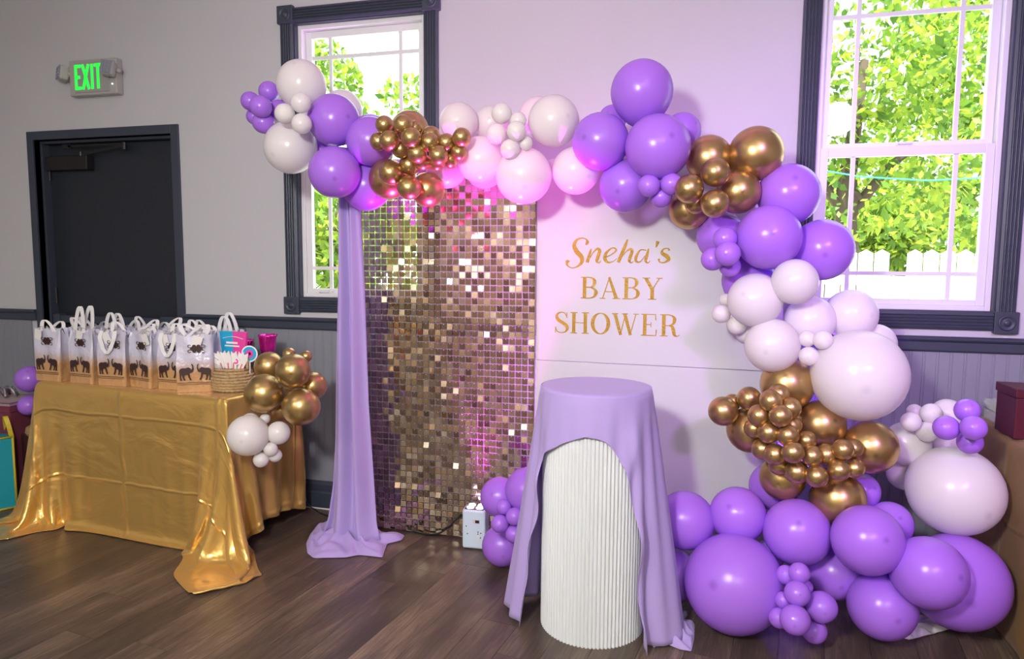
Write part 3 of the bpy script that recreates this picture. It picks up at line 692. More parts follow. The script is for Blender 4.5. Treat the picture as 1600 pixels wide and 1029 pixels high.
def goblet_material():
    m = mat('ombre_goblet', (.7, .02, .35), .12, .75, coat=.5); nt = m.node_tree; b = nt.nodes['Principled BSDF']
    tc = node(nt, 'ShaderNodeTexCoord'); sx = node(nt, 'ShaderNodeSeparateXYZ'); nt.links.new(tc.outputs['Object'], sx.inputs[0])
    mr = node(nt, 'ShaderNodeMapRange'); mr.inputs[1].default_value = .125; mr.inputs[2].default_value = .185; nt.links.new(sx.outputs[2], mr.inputs[0])
    mx = node(nt, 'ShaderNodeMix', data_type='RGBA'); mx.inputs[6].default_value = (.05, .03, .42, 1); mx.inputs[7].default_value = (.90, .03, .45, 1)
    nt.links.new(mr.outputs[0], mx.inputs[0]); nt.links.new(mx.outputs[2], b.inputs['Base Color']); return m
M_GOB = goblet_material()
def goblet(label, x, y, h):
    g = thing('goblet', label, 'goblet', (x, y, zt), 0, 'magenta goblets beside the basket'); k = h/.24
    bowl = MB(); n = 40; pr = [(.006, .118), (.018, .124), (.030, .140), (.037, .165), (.040, .195), (.042, .222), (.046, .232), (.047, .240), (.043, .239), (.038, .205), (.034, .165), (.024, .138), (.002, .130)]
    v = []; f = []
    for r, z in pr:
        for q in range(n): a = 2*PI*q/n; rr = r*(1+.05*math.cos(8*a)*min(1, max(0, (z-.12)/.05))); v.append((rr*math.cos(a), rr*math.sin(a), z*k))
    for i in range(len(pr)-1):
        for q in range(n): f.append((i*n+q, i*n+(q+1) % n, (i+1)*n+(q+1) % n, (i+1)*n+q))
    bowl.add(v, f); bowl.build('bowl', M_GOB, g, smooth=True)
    MB().lathe([(.034, 0), (.034, .003), (.020, .008), (.007, .018), (.005, .05), (.008, .062), (.005, .075), (.006, .118)][:] if k == 1 else [(r, z*k) for r, z in [(.034, 0), (.034, .003), (.020, .008), (.007, .018), (.005, .05), (.008, .062), (.005, .075), (.006, .118)]], 20).build('stem', M_GOB, g, smooth=True)
goblet('magenta and blue goblet standing clear against the grey wall', -2.098, -.260, .252)
goblet('magenta and blue goblet half hidden behind the basket props', -2.210, -.300, .225)
M_GOLDM = mat('gold_foil', (.62, .40, .10), .25, 1.0, bump=.6, bscale=90)
rb = MB()
for k in range(9):
    a = k*.7; rb.tube([(.012*math.cos(a)+.020*t*math.cos(a), .012*math.sin(a)+.016*t*math.sin(a), .012+.055*math.sin(PI*t*.8)*(1+.2*math.sin(k))) for t in np.linspace(0, 1, 8)], .0055, 6)
rb = rb.build('ribbon_bow', M_GOLDM, smooth=True); rb.location = (-2.065, -.385, zt+.052); tag(rb, 'crinkled gold foil ribbon bow between basket and gold balloons', 'bow')

# ------------------------------------------------------------------ sequin shimmer wall
YS = -.208
def tile_material():
    m = mat('champagne_mirror', (.60, .47, .34), .12, 1.0); nt = m.node_tree; b = nt.nodes['Principled BSDF']
    gi = node(nt, 'ShaderNodeNewGeometry'); oi = node(nt, 'ShaderNodeObjectInfo')
    ad = node(nt, 'ShaderNodeMath', operation='ADD'); nt.links.new(gi.outputs['Random Per Island'], ad.inputs[0]); nt.links.new(oi.outputs['Random'], ad.inputs[1])
    fr = node(nt, 'ShaderNodeMath', operation='FRACT'); nt.links.new(ad.outputs[0], fr.inputs[0])
    cr = node(nt, 'ShaderNodeValToRGB'); cr.color_ramp.elements[0].color = (.60, .48, .34, 1); cr.color_ramp.elements[1].color = (.93, .80, .61, 1)
    nt.links.new(fr.outputs[0], cr.inputs[0]); nt.links.new(cr.outputs[0], b.inputs['Base Color'])
    return with_clear(m, .24, (.95, .9, .7))
M_TILE = tile_material()
M_PIN = mat('clear_pin', (.85, .84, .84), .2)
M_GRID = with_clear(mat('clear_grid', (.75, .74, .74), .3), .55)
sh = thing('sequin_panel', 'champagne gold square sequin shimmer wall between lilac drape and white board', 'shimmer wall', (-1.608, YS, .012))
NC, NR, TP = 29, 59, .0312
ts = .0270
tile_me = MB().add([(-ts/2,-.0004,-ts*.82),(ts/2,-.0004,-ts*.82),(ts/2,-.0004,ts*.18),(-ts/2,-.0004,ts*.18),(-ts/2,.0004,-ts*.82),(ts/2,.0004,-ts*.82),(ts/2,.0004,ts*.18),(-ts/2,.0004,ts*.18)],
                   [(0,1,2,3),(7,6,5,4),(0,4,5,1),(1,5,6,2),(2,6,7,3),(3,7,4,0)]).mesh('sequin_tile', M_TILE)
tiles = []
for i in range(NC):
    for j in range(NR):
        x = TP*(i+.5); z = TP*(j+.5)+TP*.32
        w = np.array([x-1.608, YS, z+.012]); d = w-CAM; dep = d@_fw; px = 800+F_PX*(d@_R)/dep; py = 514.5-F_PX*(d@_U)/dep
        seen = 575 < px < 832 and 330 < py < 720
        tiles.append((dep if seen else 9+dep, x, z))
tiles.sort()
rest = MB()
for k, (dep, x, z) in enumerate(tiles):
    lo = z < .25
    rx = random.gauss(.01, .10 if not lo else .15); rz = random.gauss(0, .075 if not lo else .11); ry = random.gauss(0, .012)
    if k < 300:
        inst('sequin_tile', tile_me, sh, (x, -.003, z), (rx, ry, rz))
    else:
        R3 = Euler((rx, ry, rz)).to_matrix()
        vv = [R3 @ v.co+Vector((x, -.003, z)) for v in tile_me.vertices]
        rest.add([tuple(v) for v in vv], [tuple(p.vertices) for p in tile_me.polygons])
o = rest.build('sequin_tiles', M_TILE, sh, fix=False); o['kind'] = 'stuff'
pins = MB(); gridm = MB()
for i in range(NC):
    for j in range(NR):
        x = TP*(i+.5); z = TP*(j+.5)+TP*.32+.002
        pins.add([(x, -.0075, z), (x-.0013, -.004, z-.0013), (x+.0013, -.004, z-.0013), (x+.0013, -.004, z+.0013), (x-.0013, -.004, z+.0013)], [(0, 1, 2), (0, 2, 3), (0, 3, 4), (0, 4, 1)])
o = pins.build('pins', M_PIN, sh, fix=False); o['kind'] = 'stuff'
for i in range(NC+1): gridm.box(TP*i-.0007, TP*i+.0007, .004, .0055, 0, TP*NR)
for j in range(NR+1): gridm.box(0, TP*NC, .0055, .007, TP*j-.0007, TP*j+.0007)
o = gridm.build('backing_grid', M_GRID, sh, fix=False); o['kind'] = 'stuff'
fr = MB()
for zz in (.0, .9, 1.828): fr.box(0, TP*NC, .010, .022, zz, zz+.012)
for xx in (.0, TP*NC-.012): fr.box(xx, xx+.012, .008, .020, 0, 1.84)
fr.build('rear_frame', with_clear(mat('frame_metal', (.3, .3, .3), .4, .6), .0), sh)

# ------------------------------------------------------------------ white backdrop board with gold lettering
M_BOARD = mat('white_board', (.64, .635, .65), .55, noise=.03, nscale=3, bump=.02, bscale=100)
YP = -.205
bd = thing('backdrop_board', 'white painted backdrop board with gold baby shower lettering', 'backdrop board', (0, 0, 0))
out = [(-.698, .916), (-.698, 1.83), (-.34, 1.885), (-.16, 1.86), (.0, 1.775), (.165, 1.69), (.28, 1.59), (.345, 1.45), (.375, 1.32), (.385, 1.10), (.385, .909)]
MB().prism(out, YP, YP+.018, 'y').build('upper_board', M_BOARD, bd, bevel=.0015)
MB().prism([(-.698, 0), (-.698, .9135), (.385, .9065), (.385, 0)], YP, YP+.018, 'y').build('lower_board', M_BOARD, bd, bevel=.0015)
M_GLET = mat('gold_foil_lettering', (.43, .27, .035), .40, .55, noise=.35, nscale=160, bump=.5, bscale=140)
def catmull(P, n=7):
    P = [np.array(p, float) for p in P]; out = []
    for i in range(len(P)-1):
        p0 = P[max(i-1, 0)]; p1 = P[i]; p2 = P[i+1]; p3 = P[min(i+2, len(P)-1)]
        for k in range(n):
            t = k/n; out.append(.5*((2*p1)+(-p0+p2)*t+(2*p0-5*p1+4*p2-p3)*t*t+(-p0+3*p1-3*p2+p3)*t**3))
    out.append(P[-1]); return out
def stroke(mb, P, tf, n=7, closed=False, dy=0):
    Q = catmull(P, n) if len(P) > 2 else [np.array(p, float) for p in P]
    v = []; f = []; m = len(Q); yf = YP-.0018-dy
    for i, q in enumerate(Q):
        t = Q[min(i+1, m-1)][:2]-Q[max(i-1, 0)][:2]
        if closed and i in (0, m-1): t = Q[1][:2]-Q[-2][:2]
        t = t/(np.linalg.norm(t)+1e-9); nn = np.array([-t[1], t[0]])*max(q[2], .003)/2
        for s in (1, -1):
            X, Z = tf(*(q[:2]+s*nn)); v += [(X, yf, Z), (X, YP-.0001, Z)]
    for i in range(m-1):
        a = i*4; b = a+4; f += [(a, b, b+2, a+2), (a, a+1, b+1, b), (a+2, b+2, b+3, a+3)]
    f += [(0, 2, 3, 1), ((m-1)*4, (m-1)*4+1, (m-1)*4+3, (m-1)*4+2)]
    mb.add(v, f)
TK, TN = .15, .040
def bar(a, b, y): return [(a, y, TN), (b, y, TN)]
def ringp(cx, cy, rx, ry): return [(cx+rx*math.cos(a), cy+ry*math.sin(a), .04+.125*abs(math.cos(a))**1.3) for a in np.linspace(0, 2*PI, 29)]
GL = {
 'B': (.80, [[(.2,0,TK),(.2,1,TK)], bar(.03,.4,.02), bar(.03,.4,.98), [(.2,.98,TN),(.42,.98,TN),(.59,.9,.10),(.635,.76,.15),(.58,.6,.09),(.42,.525,TN),(.2,.525,TN)], [(.2,.525,TN),(.44,.525,TN),(.64,.42,.10),(.70,.27,.16),(.63,.1,.10),(.44,.02,TN),(.2,.02,TN)]]),
 'A': (.90, [[(.14,.02,.045),(.43,1,.045)], [(.41,1,.10),(.73,.02,.155)], [(.22,.33,TN),(.62,.33,TN)], bar(.02,.27,.02), bar(.56,.90,.02)]),
 'Y': (.86, [[(.16,.98,.14),(.45,.44,.14)], [(.73,.98,.045),(.45,.46,.045)], [(.44,.5,TK),(.44,0,TK)], bar(.02,.34,.98), bar(.60,.86,.98), bar(.27,.62,.02)]),
 'S': (.66, [[(.57,.98,.03),(.57,.72,.05)], [(.57,.74,.03),(.48,.93,.04),(.32,.98,.045),(.15,.9,.09),(.11,.76,.13),(.2,.61,.15),(.4,.48,.16),(.56,.35,.15),(.59,.2,.12),(.5,.06,.06),(.32,.02,.045),(.14,.08,.04),(.06,.27,.03)], [(.06,.02,.03),(.06,.29,.05)]]),
 'H': (.88, [[(.18,0,TK),(.18,1,TK)], [(.70,0,TK),(.70,1,TK)], [(.2,.51,TN),(.7,.51,TN)], bar(.02,.34,.02), bar(.02,.34,.98), bar(.54,.86,.02), bar(.54,.86,.98)]),
 'O': (.90, [ringp(.45,.5,.35,.475)]),
 'W': (1.20, [[(.13,.98,.14),(.40,0,.13)], [(.38,0,.045),(.60,.98,.045)], [(.56,.98,.14),(.83,0,.13)], [(.81,0,.045),(1.05,.98,.045)], bar(.0,.27,.98), bar(.44,.70,.98), bar(.93,1.18,.98)]),
 'E': (.76, [[(.19,0,TK),(.19,1,TK)], bar(.03,.66,.98), [(.645,1,.03),(.655,.72,.06)], bar(.03,.69,.02), [(.675,0,.03),(.69,.30,.06)], [(.2,.515,TN),(.46,.515,TN)], [(.455,.40,.035),(.455,.63,.035)]]),
 'R': (.92, [[(.19,0,TK),(.19,1,TK)], bar(.03,.37,.02), bar(.03,.4,.98), [(.19,.98,TN),(.42,.98,TN),(.60,.89,.10),(.645,.745,.15),(.59,.58,.10),(.42,.50,TN),(.19,.50,TN)], [(.40,.50,.05),(.55,.45,.12),(.61,.28,.15),(.65,.09,.13),(.76,.015,.05),(.88,.09,.03)]]),
}
def word(w, xa, xb, za, zb, slope=0):
    tot = sum(GL[c][0] for c in w)+.05*(len(w)-1); sx = (xb-xa)/tot; sz = zb-za; cur = 0
    for c in w:
        mb = MB(); wd_, sts = GL[c]; ox = cur
        for q, s in enumerate(sts):
            stroke(mb, s, lambda a, b, ox=ox: (xa+(ox+a)*sx, za+b*sz), closed=(c == 'O'), dy=q*.00008)
        mb.build('letter', M_GLET, bd); cur += wd_+.05
_a, _b, _c = ony(906, 466, YP), ony(1034.5, 468, YP), ony(970, 433, YP); word('BABY', _a[0], _b[0], (_a[2]+_b[2])/2, _c[2])
_a, _b, _c = ony(866, 519.5, YP), ony(1063.5, 526, YP), ony(965, 489, YP); word('SHOWER', _a[0], _b[0], (_a[2]+_b[2])/2, _c[2])
SCR = [  # script letters, drawn in a 4.678 px-per-unit frame with its origin at (840, 340)
 [[(352,198,10),(364,180,24),(358,160,10),(330,149,7),(290,160,16),(268,200,27),(285,245,34),(320,285,32),(322,325,24),(288,358,11),(248,366,7),(217,347,11),(217,322,24),(234,318,10)]],
 [[(392,226,8),(380,268,20),(362,326,24)], [(383,295,5),(412,248,9),(438,227,18),(453,240,22),(441,288,24),(433,316,20),(448,329,9),(464,314,4)]],
 [[(492,290,6),(540,268,8),(573,240,12),(562,221,10),(532,228,12),(500,262,21),(492,300,24),(514,326,15),(550,320,6),(578,298,4)]],
 [[(658,158,10),(636,215,23),(590,326,24)], [(610,296,5),(648,247,9),(678,230,18),(691,244,22),(674,298,24),(671,318,18),(688,329,8),(704,314,4)]],
 [[(795,238,8),(752,236,10),(722,282,21),(720,316,19),(748,322,9),(785,278,5)], [(812,226,10),(798,280,23),(790,316,18),(808,329,8),(823,312,4)]],
 [[(880,172,26),(873,195,19),(866,217,6)]],
 [[(962,240,16),(955,224,8),(920,230,10),(910,258,23),(945,281,30),(958,305,23),(925,327,10),(892,322,9),(886,300,18)]],
]
def scr_tf(u, v):
    p = ony(840+u/4.678, 340+v/4.678, YP); return float(p[0]), float(p[2])
for sts in SCR:
    mb = MB()
    for q, s in enumerate(sts): stroke(mb, s, scr_tf, dy=q*.00008)
    mb.build('letter', M_GLET, bd)

# ------------------------------------------------------------------ lilac fabrics
def fabric(name, col):
    m = mat(name, col, .75, sheen=.25, bump=.10, bscale=300); return with_translucent(m, col, .22)
M_LILAC = fabric('lilac_chiffon', (.55, .42, .83))
rows = [(1.90, -1.637, -1.535), (1.66, -1.641, -1.530), (1.26, -1.655, -1.513), (.66, -1.685, -1.503), (.25, -1.712, -1.482), (.09, -1.727, -1.464), (.02, -1.750, -1.44)]
pts = []; NU, NV = 61, 70
for i in range(NU):
    u = i/(NU-1)
    for j in range(NV):
        z = 1.90-(1.88)*j/(NV-1)
        zs = [r[0] for r in rows][::-1]; a = np.interp(z, zs, [r[1] for r in rows][::-1]); b = np.interp(z, zs, [r[2] for r in rows][::-1])
        g_ = 1-z/1.90; amp = .022+.020*g_
        fold = math.sin(u*13+.6*math.sin(z*2.1)+z*.5)+.45*math.sin(u*29+z*1.3)+.25*math.sin(u*7-z*2)
        y = -.345+amp*fold*.75-.06*max(0, .25-z)*2-.02*math.sin(u*3)
        pts.append((a+(b-a)*u+.010*math.sin(u*13+z*.5+1.2)*(.3+g_), y, z))
cu = thing('lilac_drape', 'long lilac fabric drape hanging beside the sequin panel and pooling on floor', 'drape', (0, 0, 0))
MB().grid(pts, NU, NV).build('hanging_cloth', M_LILAC, cu, smooth=True, fix=False, solid=.0012)
def pool(outline, hfun, name, parent, rings=22, seed=3, m=None, center=None):
    P = np.array(outline); c = np.array(center) if center is not None else P.mean(0); n = 120
    d = np.cumsum(np.r_[0, np.linalg.norm(np.diff(np.r_[P, P[:1]], axis=0), axis=1)]); tt = np.linspace(0, d[-1], n, endpoint=False)
    Q = np.stack([np.interp(tt, d, np.r_[P[:, k], P[:1, k]]) for k in (0, 1)], 1)
    v = []
    for r in range(rings+1):
        s = r/rings
        for k in range(n):
            p = c+(Q[k]-c)*s; v.append((p[0], p[1], hfun(p[0], p[1], s, k/n*2*PI)))
    f = []
    for r in range(rings):
        for k in range(n): f.append((r*n+k, (r+1)*n+k, (r+1)*n+(k+1) % n, r*n+(k+1) % n))
    return MB().add(v, f).build(name, m or M_LILAC, parent, smooth=True, fix=False, solid=.0012, sub=1)
def ph(x, y, s, a):
    rip = .5+.5*math.sin(9*a+5*s+1.5*math.sin(3*a))
    rip2 = .5+.5*math.sin(70*(x*.6+y)+3*math.sin(25*x))
    edge = min(1, (1-s)/.10)
    return .004+edge*(.026*rip+.022*rip2+.030*(1-s))*(.55+.45*(1-s))
pool([(-1.773,-.47),(-1.816,-.359),(-1.845,-.24),(-1.80,-.20),(-1.61,-.205),(-1.54,-.232),(-1.352,-.245),(-1.341,-.309),(-1.394,-.364),(-1.345,-.516),(-1.467,-.521),(-1.51,-.563),(-1.649,-.609),(-1.707,-.567)], ph, 'pooled_hem', cu, center=(-1.60, -.37))

# ------------------------------------------------------------------ pedestal
PC = (-.331, -.816); PH = .896
M_PED = mat('white_ribbed', (.74, .77, .78), .45)
pd = thing('ribbed_pedestal', 'white vertically ribbed cylinder pedestal under the lilac cloth', 'pedestal', (PC[0], PC[1], 0))
nb = 84; v = []; f = []; sub = 6; n = nb*sub
for z in (0, .002, PH-.002, PH):
    for k in range(n):
        a = 2*PI*k/n; ph_ = (k % sub)/sub; r = .188+.0080*math.sin(PI*ph_)**.7
        if z in (0, PH): r -= .001
        v.append((r*math.cos(a), r*math.sin(a), z))
for i in range(3):
    for k in range(n): f.append((i*n+k, i*n+(k+1) % n, (i+1)*n+(k+1) % n, (i+1)*n+k))
f += [tuple(range(n-1, -1, -1)), tuple(3*n+k for k in range(n))]
MB().add(v, f).build('ribbed_drum', M_PED, pd)
MB().lathe([(.194, PH), (.199, PH+.002), (.199, PH+.014), (.195, PH+.016)], 64).build('top_disc', M_WHITE, pd, smooth=False)
dc = thing('pedestal_cloth', 'lilac cloth draped over the round pedestal with an arched opening in front', 'cloth', (PC[0], PC[1], 0))
ZT = PH+.0185
hem_a = [-180, -61, -57.5, -53, -50.5, -49, -47, -42, -34, -25, -12, -2, 8, 16.6, 22, 27, 32, 37, 41, 43.5, 45.5, 46.5, 47.5, 180]
hem_z = [.012, .015, .20, .42, .58, .65, .685, .700, .716, .737, .757, .771, .767, .756, .740, .718, .688, .650, .600, .54, .40, .22, .012, .012]
ths = np.unique(np.concatenate([np.linspace(-180, 180, 241), np.linspace(-64, -46, 50), np.linspace(34, 49, 50)]))
NVv = 44; pts = []
for th in ths:
    hz = float(np.interp(th, hem_a, hem_z)); a = math.radians(th)
    aw = abs((th-(-2)+180) % 360-180)/180      # 0 in front, 1 at the back
    side = math.exp(-((abs(th+2)-84)/34)**2); fl_ = .020+.090*side+.05*min(1, aw*1.2)**2
    if th > 30: fl_ += .0
    for j in range(NVv):
        s = j/(NVv-1); z = ZT-(ZT-hz)*s**.92; g_ = 1-z/ZT
        fold = (math.sin(a*8+1.0+1.5*g_)+.5*math.sin(a*15+2.3)+.35*math.sin(a*23-1+2*g_))
        amp = (.003+.024*g_)*min(1, g_*6)*(.45+.55*min(1, (abs(th+2)/60)))
        r = .206+fl_*g_**1.05+amp*fold*.8
        r = max(r, .2015)
        # the cut edges curl a little outwards
        e1 = math.exp(-((th+53)/5)**2)*.012*math.sin(z*24)+math.exp(-((th-46)/5)**2)*.020*math.sin(z*17+1)
        r = max(r+e1*min(1, g_*3), .2025)
        rr = r*(1-.012*math.exp(-(g_*40)**2))
        pts.append((rr*math.sin(a), -rr*math.cos(a), z))
MB().grid(pts, len(ths), NVv).build('skirt', M_LILAC, dc, smooth=True, fix=False, solid=.0012)
tp = MB(); tp.lathe([(.0005, ZT+.0022), (.06, ZT+.0022), (.12, ZT+.0021), (.188, ZT+.002), (.198, ZT+.001), (.2035, ZT-.003), (.2058, ZT-.008)], 96, cap=False)
tp.build('cloth_top', M_LILAC, dc, smooth=True)
def ph2(x, y, s, a):
    edge = min(1, (1-s)/.12)
    return .004+edge*(.024*(.5+.5*math.sin(90*x+40*y+2*math.sin(60*y)))+.030*(.5+.5*math.sin(7*a+4*s)))*(.5+.5*(1-s))
pool([(q[0]-PC[0], q[1]-PC[1]) for q in [(-.12,-.90),(-.11,-.78),(-.058,-.70),(-.01,-.67),(.027,-.675),(.012,-.72),(.052,-.74),(.051,-.85),(.040,-.935),(0,-.935),(-.045,-.91),(-.09,-.945)]], ph2, 'pooled_hem', dc, rings=16)

# ------------------------------------------------------------------ uplights
M_LED = mat('led_magenta', (1, .7, 1), .3, emit=(1.0, .62, 1.0), estr=9.0)
M_LED2 = mat('led_violet', (.6, .5, 1), .3, emit=(.5, .3, 1.0), estr=6.0)
M_UPL = mat('uplight_shell', (.62, .74, .87), .4)
def uplight(label, loc, rz, led):
    o = thing('uplight', label, 'uplight', loc, rz, 'battery uplights')
    MB().box(-.057, .057, -.043, .043, .004, .195).build('housing', M_UPL, o, bevel=.010)
    MB().box(-.046, .046, -.034, .034, 0, .005).build('rubber_base', M_BLACK, o)
    MB().box(-.047, .047, -.035, .035, .194, .197).build('lens_plate', M_BLACK, o)
    for sx in (-.023, .023):
        for sy in (-.017, .017): MB().lathe([(.0165, .196), (.0165, .201), (.013, .203)], 20, (sx, sy, 0)).build('led_lens', led, o)
    MB().box(-.004, .030, -.0445, -.042, .130, .150).build('display', mat('display_bezel', (.7, .6, .65), .4), o)
    MB().box(.008, .028, -.0455, -.043, .133, .147).build('screen', M_BLACK, o)
    for bx, bz in ((-.036, .115), (-.030, .078), (.022, .090), (.022, .080), (.036, .085), (.034, .062)): MB().lathe([(.0028, -.0455), (.0028, -.042)], 10, (bx, 0, bz), 'y').build('button', M_BLACK, o)
    MB().lathe([(.008, -.047), (.008, -.042)], 14, (.022, 0, .064), 'y').build('socket', M_WHITE, o)
    return o
uplight('small white battery uplight glowing pink on the floor before the sequin panel', (-.972, -.268, 0), .05, M_LED)
uplight('small uplight shining violet on the floor behind the lavender balloon pile', (.475, -.10, 0), 0, M_LED2)
uplight('small uplight on the floor behind the white backdrop board, lighting the wall pink', (-.45, -.105, 0), 0, M_LED)
cb = MB(); q = [np.maximum(ony(a_, b_, -.235), [-9, -9, .006]) for a_, b_ in ((640, 826), (662, 833), (684, 833), (702, 822), (714, 810), (727, 804))]
cb.tube([tuple(p) for p in catmull([(*p,) for p in q], 6)], .0042, 8)
tag(cb.build('black_cable', M_BLACK, smooth=True), 'black power cable looping from the small uplight along the sequin panel', 'cable')
cb2 = MB(); q = [(-2.05, -.06, .20), (-2.02, -.06, .05), (-1.96, -.06, .006), (-1.90, -.10, .006), (-1.80, -.13, .006), (-1.70, -.13, .006)]
cb2.tube([tuple(p) for p in catmull(q, 6)], .004, 8)
tag(cb2.build('black_cable', M_BLACK, smooth=True), 'black cable on the floor between gold table and lilac drape', 'cable')

# ------------------------------------------------------------------ balloons
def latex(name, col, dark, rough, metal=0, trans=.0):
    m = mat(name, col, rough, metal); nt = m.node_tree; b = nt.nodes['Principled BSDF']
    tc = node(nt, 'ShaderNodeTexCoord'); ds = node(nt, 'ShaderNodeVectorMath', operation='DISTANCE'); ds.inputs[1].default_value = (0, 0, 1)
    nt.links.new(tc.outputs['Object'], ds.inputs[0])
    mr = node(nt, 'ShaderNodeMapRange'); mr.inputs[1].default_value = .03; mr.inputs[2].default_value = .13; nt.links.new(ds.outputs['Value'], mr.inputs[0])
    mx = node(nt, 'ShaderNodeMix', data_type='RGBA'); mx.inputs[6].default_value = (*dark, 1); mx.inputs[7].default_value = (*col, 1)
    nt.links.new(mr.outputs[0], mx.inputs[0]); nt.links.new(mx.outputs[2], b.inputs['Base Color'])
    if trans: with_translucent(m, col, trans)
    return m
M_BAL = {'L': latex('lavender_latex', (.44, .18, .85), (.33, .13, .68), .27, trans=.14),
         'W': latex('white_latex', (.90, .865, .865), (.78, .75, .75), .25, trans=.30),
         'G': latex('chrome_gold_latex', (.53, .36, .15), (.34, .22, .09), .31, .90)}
def balloon_mesh(m):
    pr = []
    for k in range(0, 21):
        f_ = PI*k/21; c = math.cos(f_); s = math.sin(f_)
        z = c if c > 0 else c*(1+.13*c*c)
        r = s*(1 if c > 0 else 1-.05*c*c)
        pr.append((max(r, .001), z))
    pr.append((.055, -1.155)); pr.append((.045, -1.20))
    return MB().lathe(pr, 32, cap=False).mesh('balloon', m, True)
def knot_mesh(m):
    return MB().lathe([(.030, -1.18), (.050, -1.20), (.052, -1.225), (.028, -1.25), (.060, -1.30), (.075, -1.33), (.060, -1.332), (.01, -1.28)], 12, cap=False).mesh('knot', m, True)
BM = {c: balloon_mesh(m) for c, m in M_BAL.items()}; KM = {c: knot_mesh(m) for c, m in M_BAL.items()}
CN = {'L': 'lavender', 'W': 'white', 'G': 'chrome gold'}
CLN = {'a': 'at the left end of the garland', 'b': 'in the garland above the sequin panel', 'c': 'in the garland left of the lavender peak',
       'd': 'at the peak of the garland', 'e': 'in the upper right of the garland', 'f': 'beside the right window',
       'g': 'below the right window sill', 'h': 'in the gold cluster right of the pedestal', 'i': 'in the floor pile right of the pedestal',
       'j': 'in the little floor bunch right of the pedestal', 'k': 'beside the right table', 'l': 'beside the maroon box',
       'm': 'between uplight and pedestal', 'n': 'on the gold table corner', 'o': 'hanging at the gold table corner', 'p': 'behind the gift bag table'}
NUM = ['leftmost', 'second', 'third', 'fourth', 'fifth', 'sixth', 'seventh', 'eighth', 'ninth', 'tenth', 'eleventh', 'twelfth', 'thirteenth', 'fourteenth', 'fifteenth', 'sixteenth', 'seventeenth', 'eighteenth', 'nineteenth', 'twentieth', 'twenty-first', 'twenty-second', 'twenty-third', 'twenty-fourth', 'twenty-fifth', 'twenty-sixth', 'twenty-seventh', 'twenty-eighth']
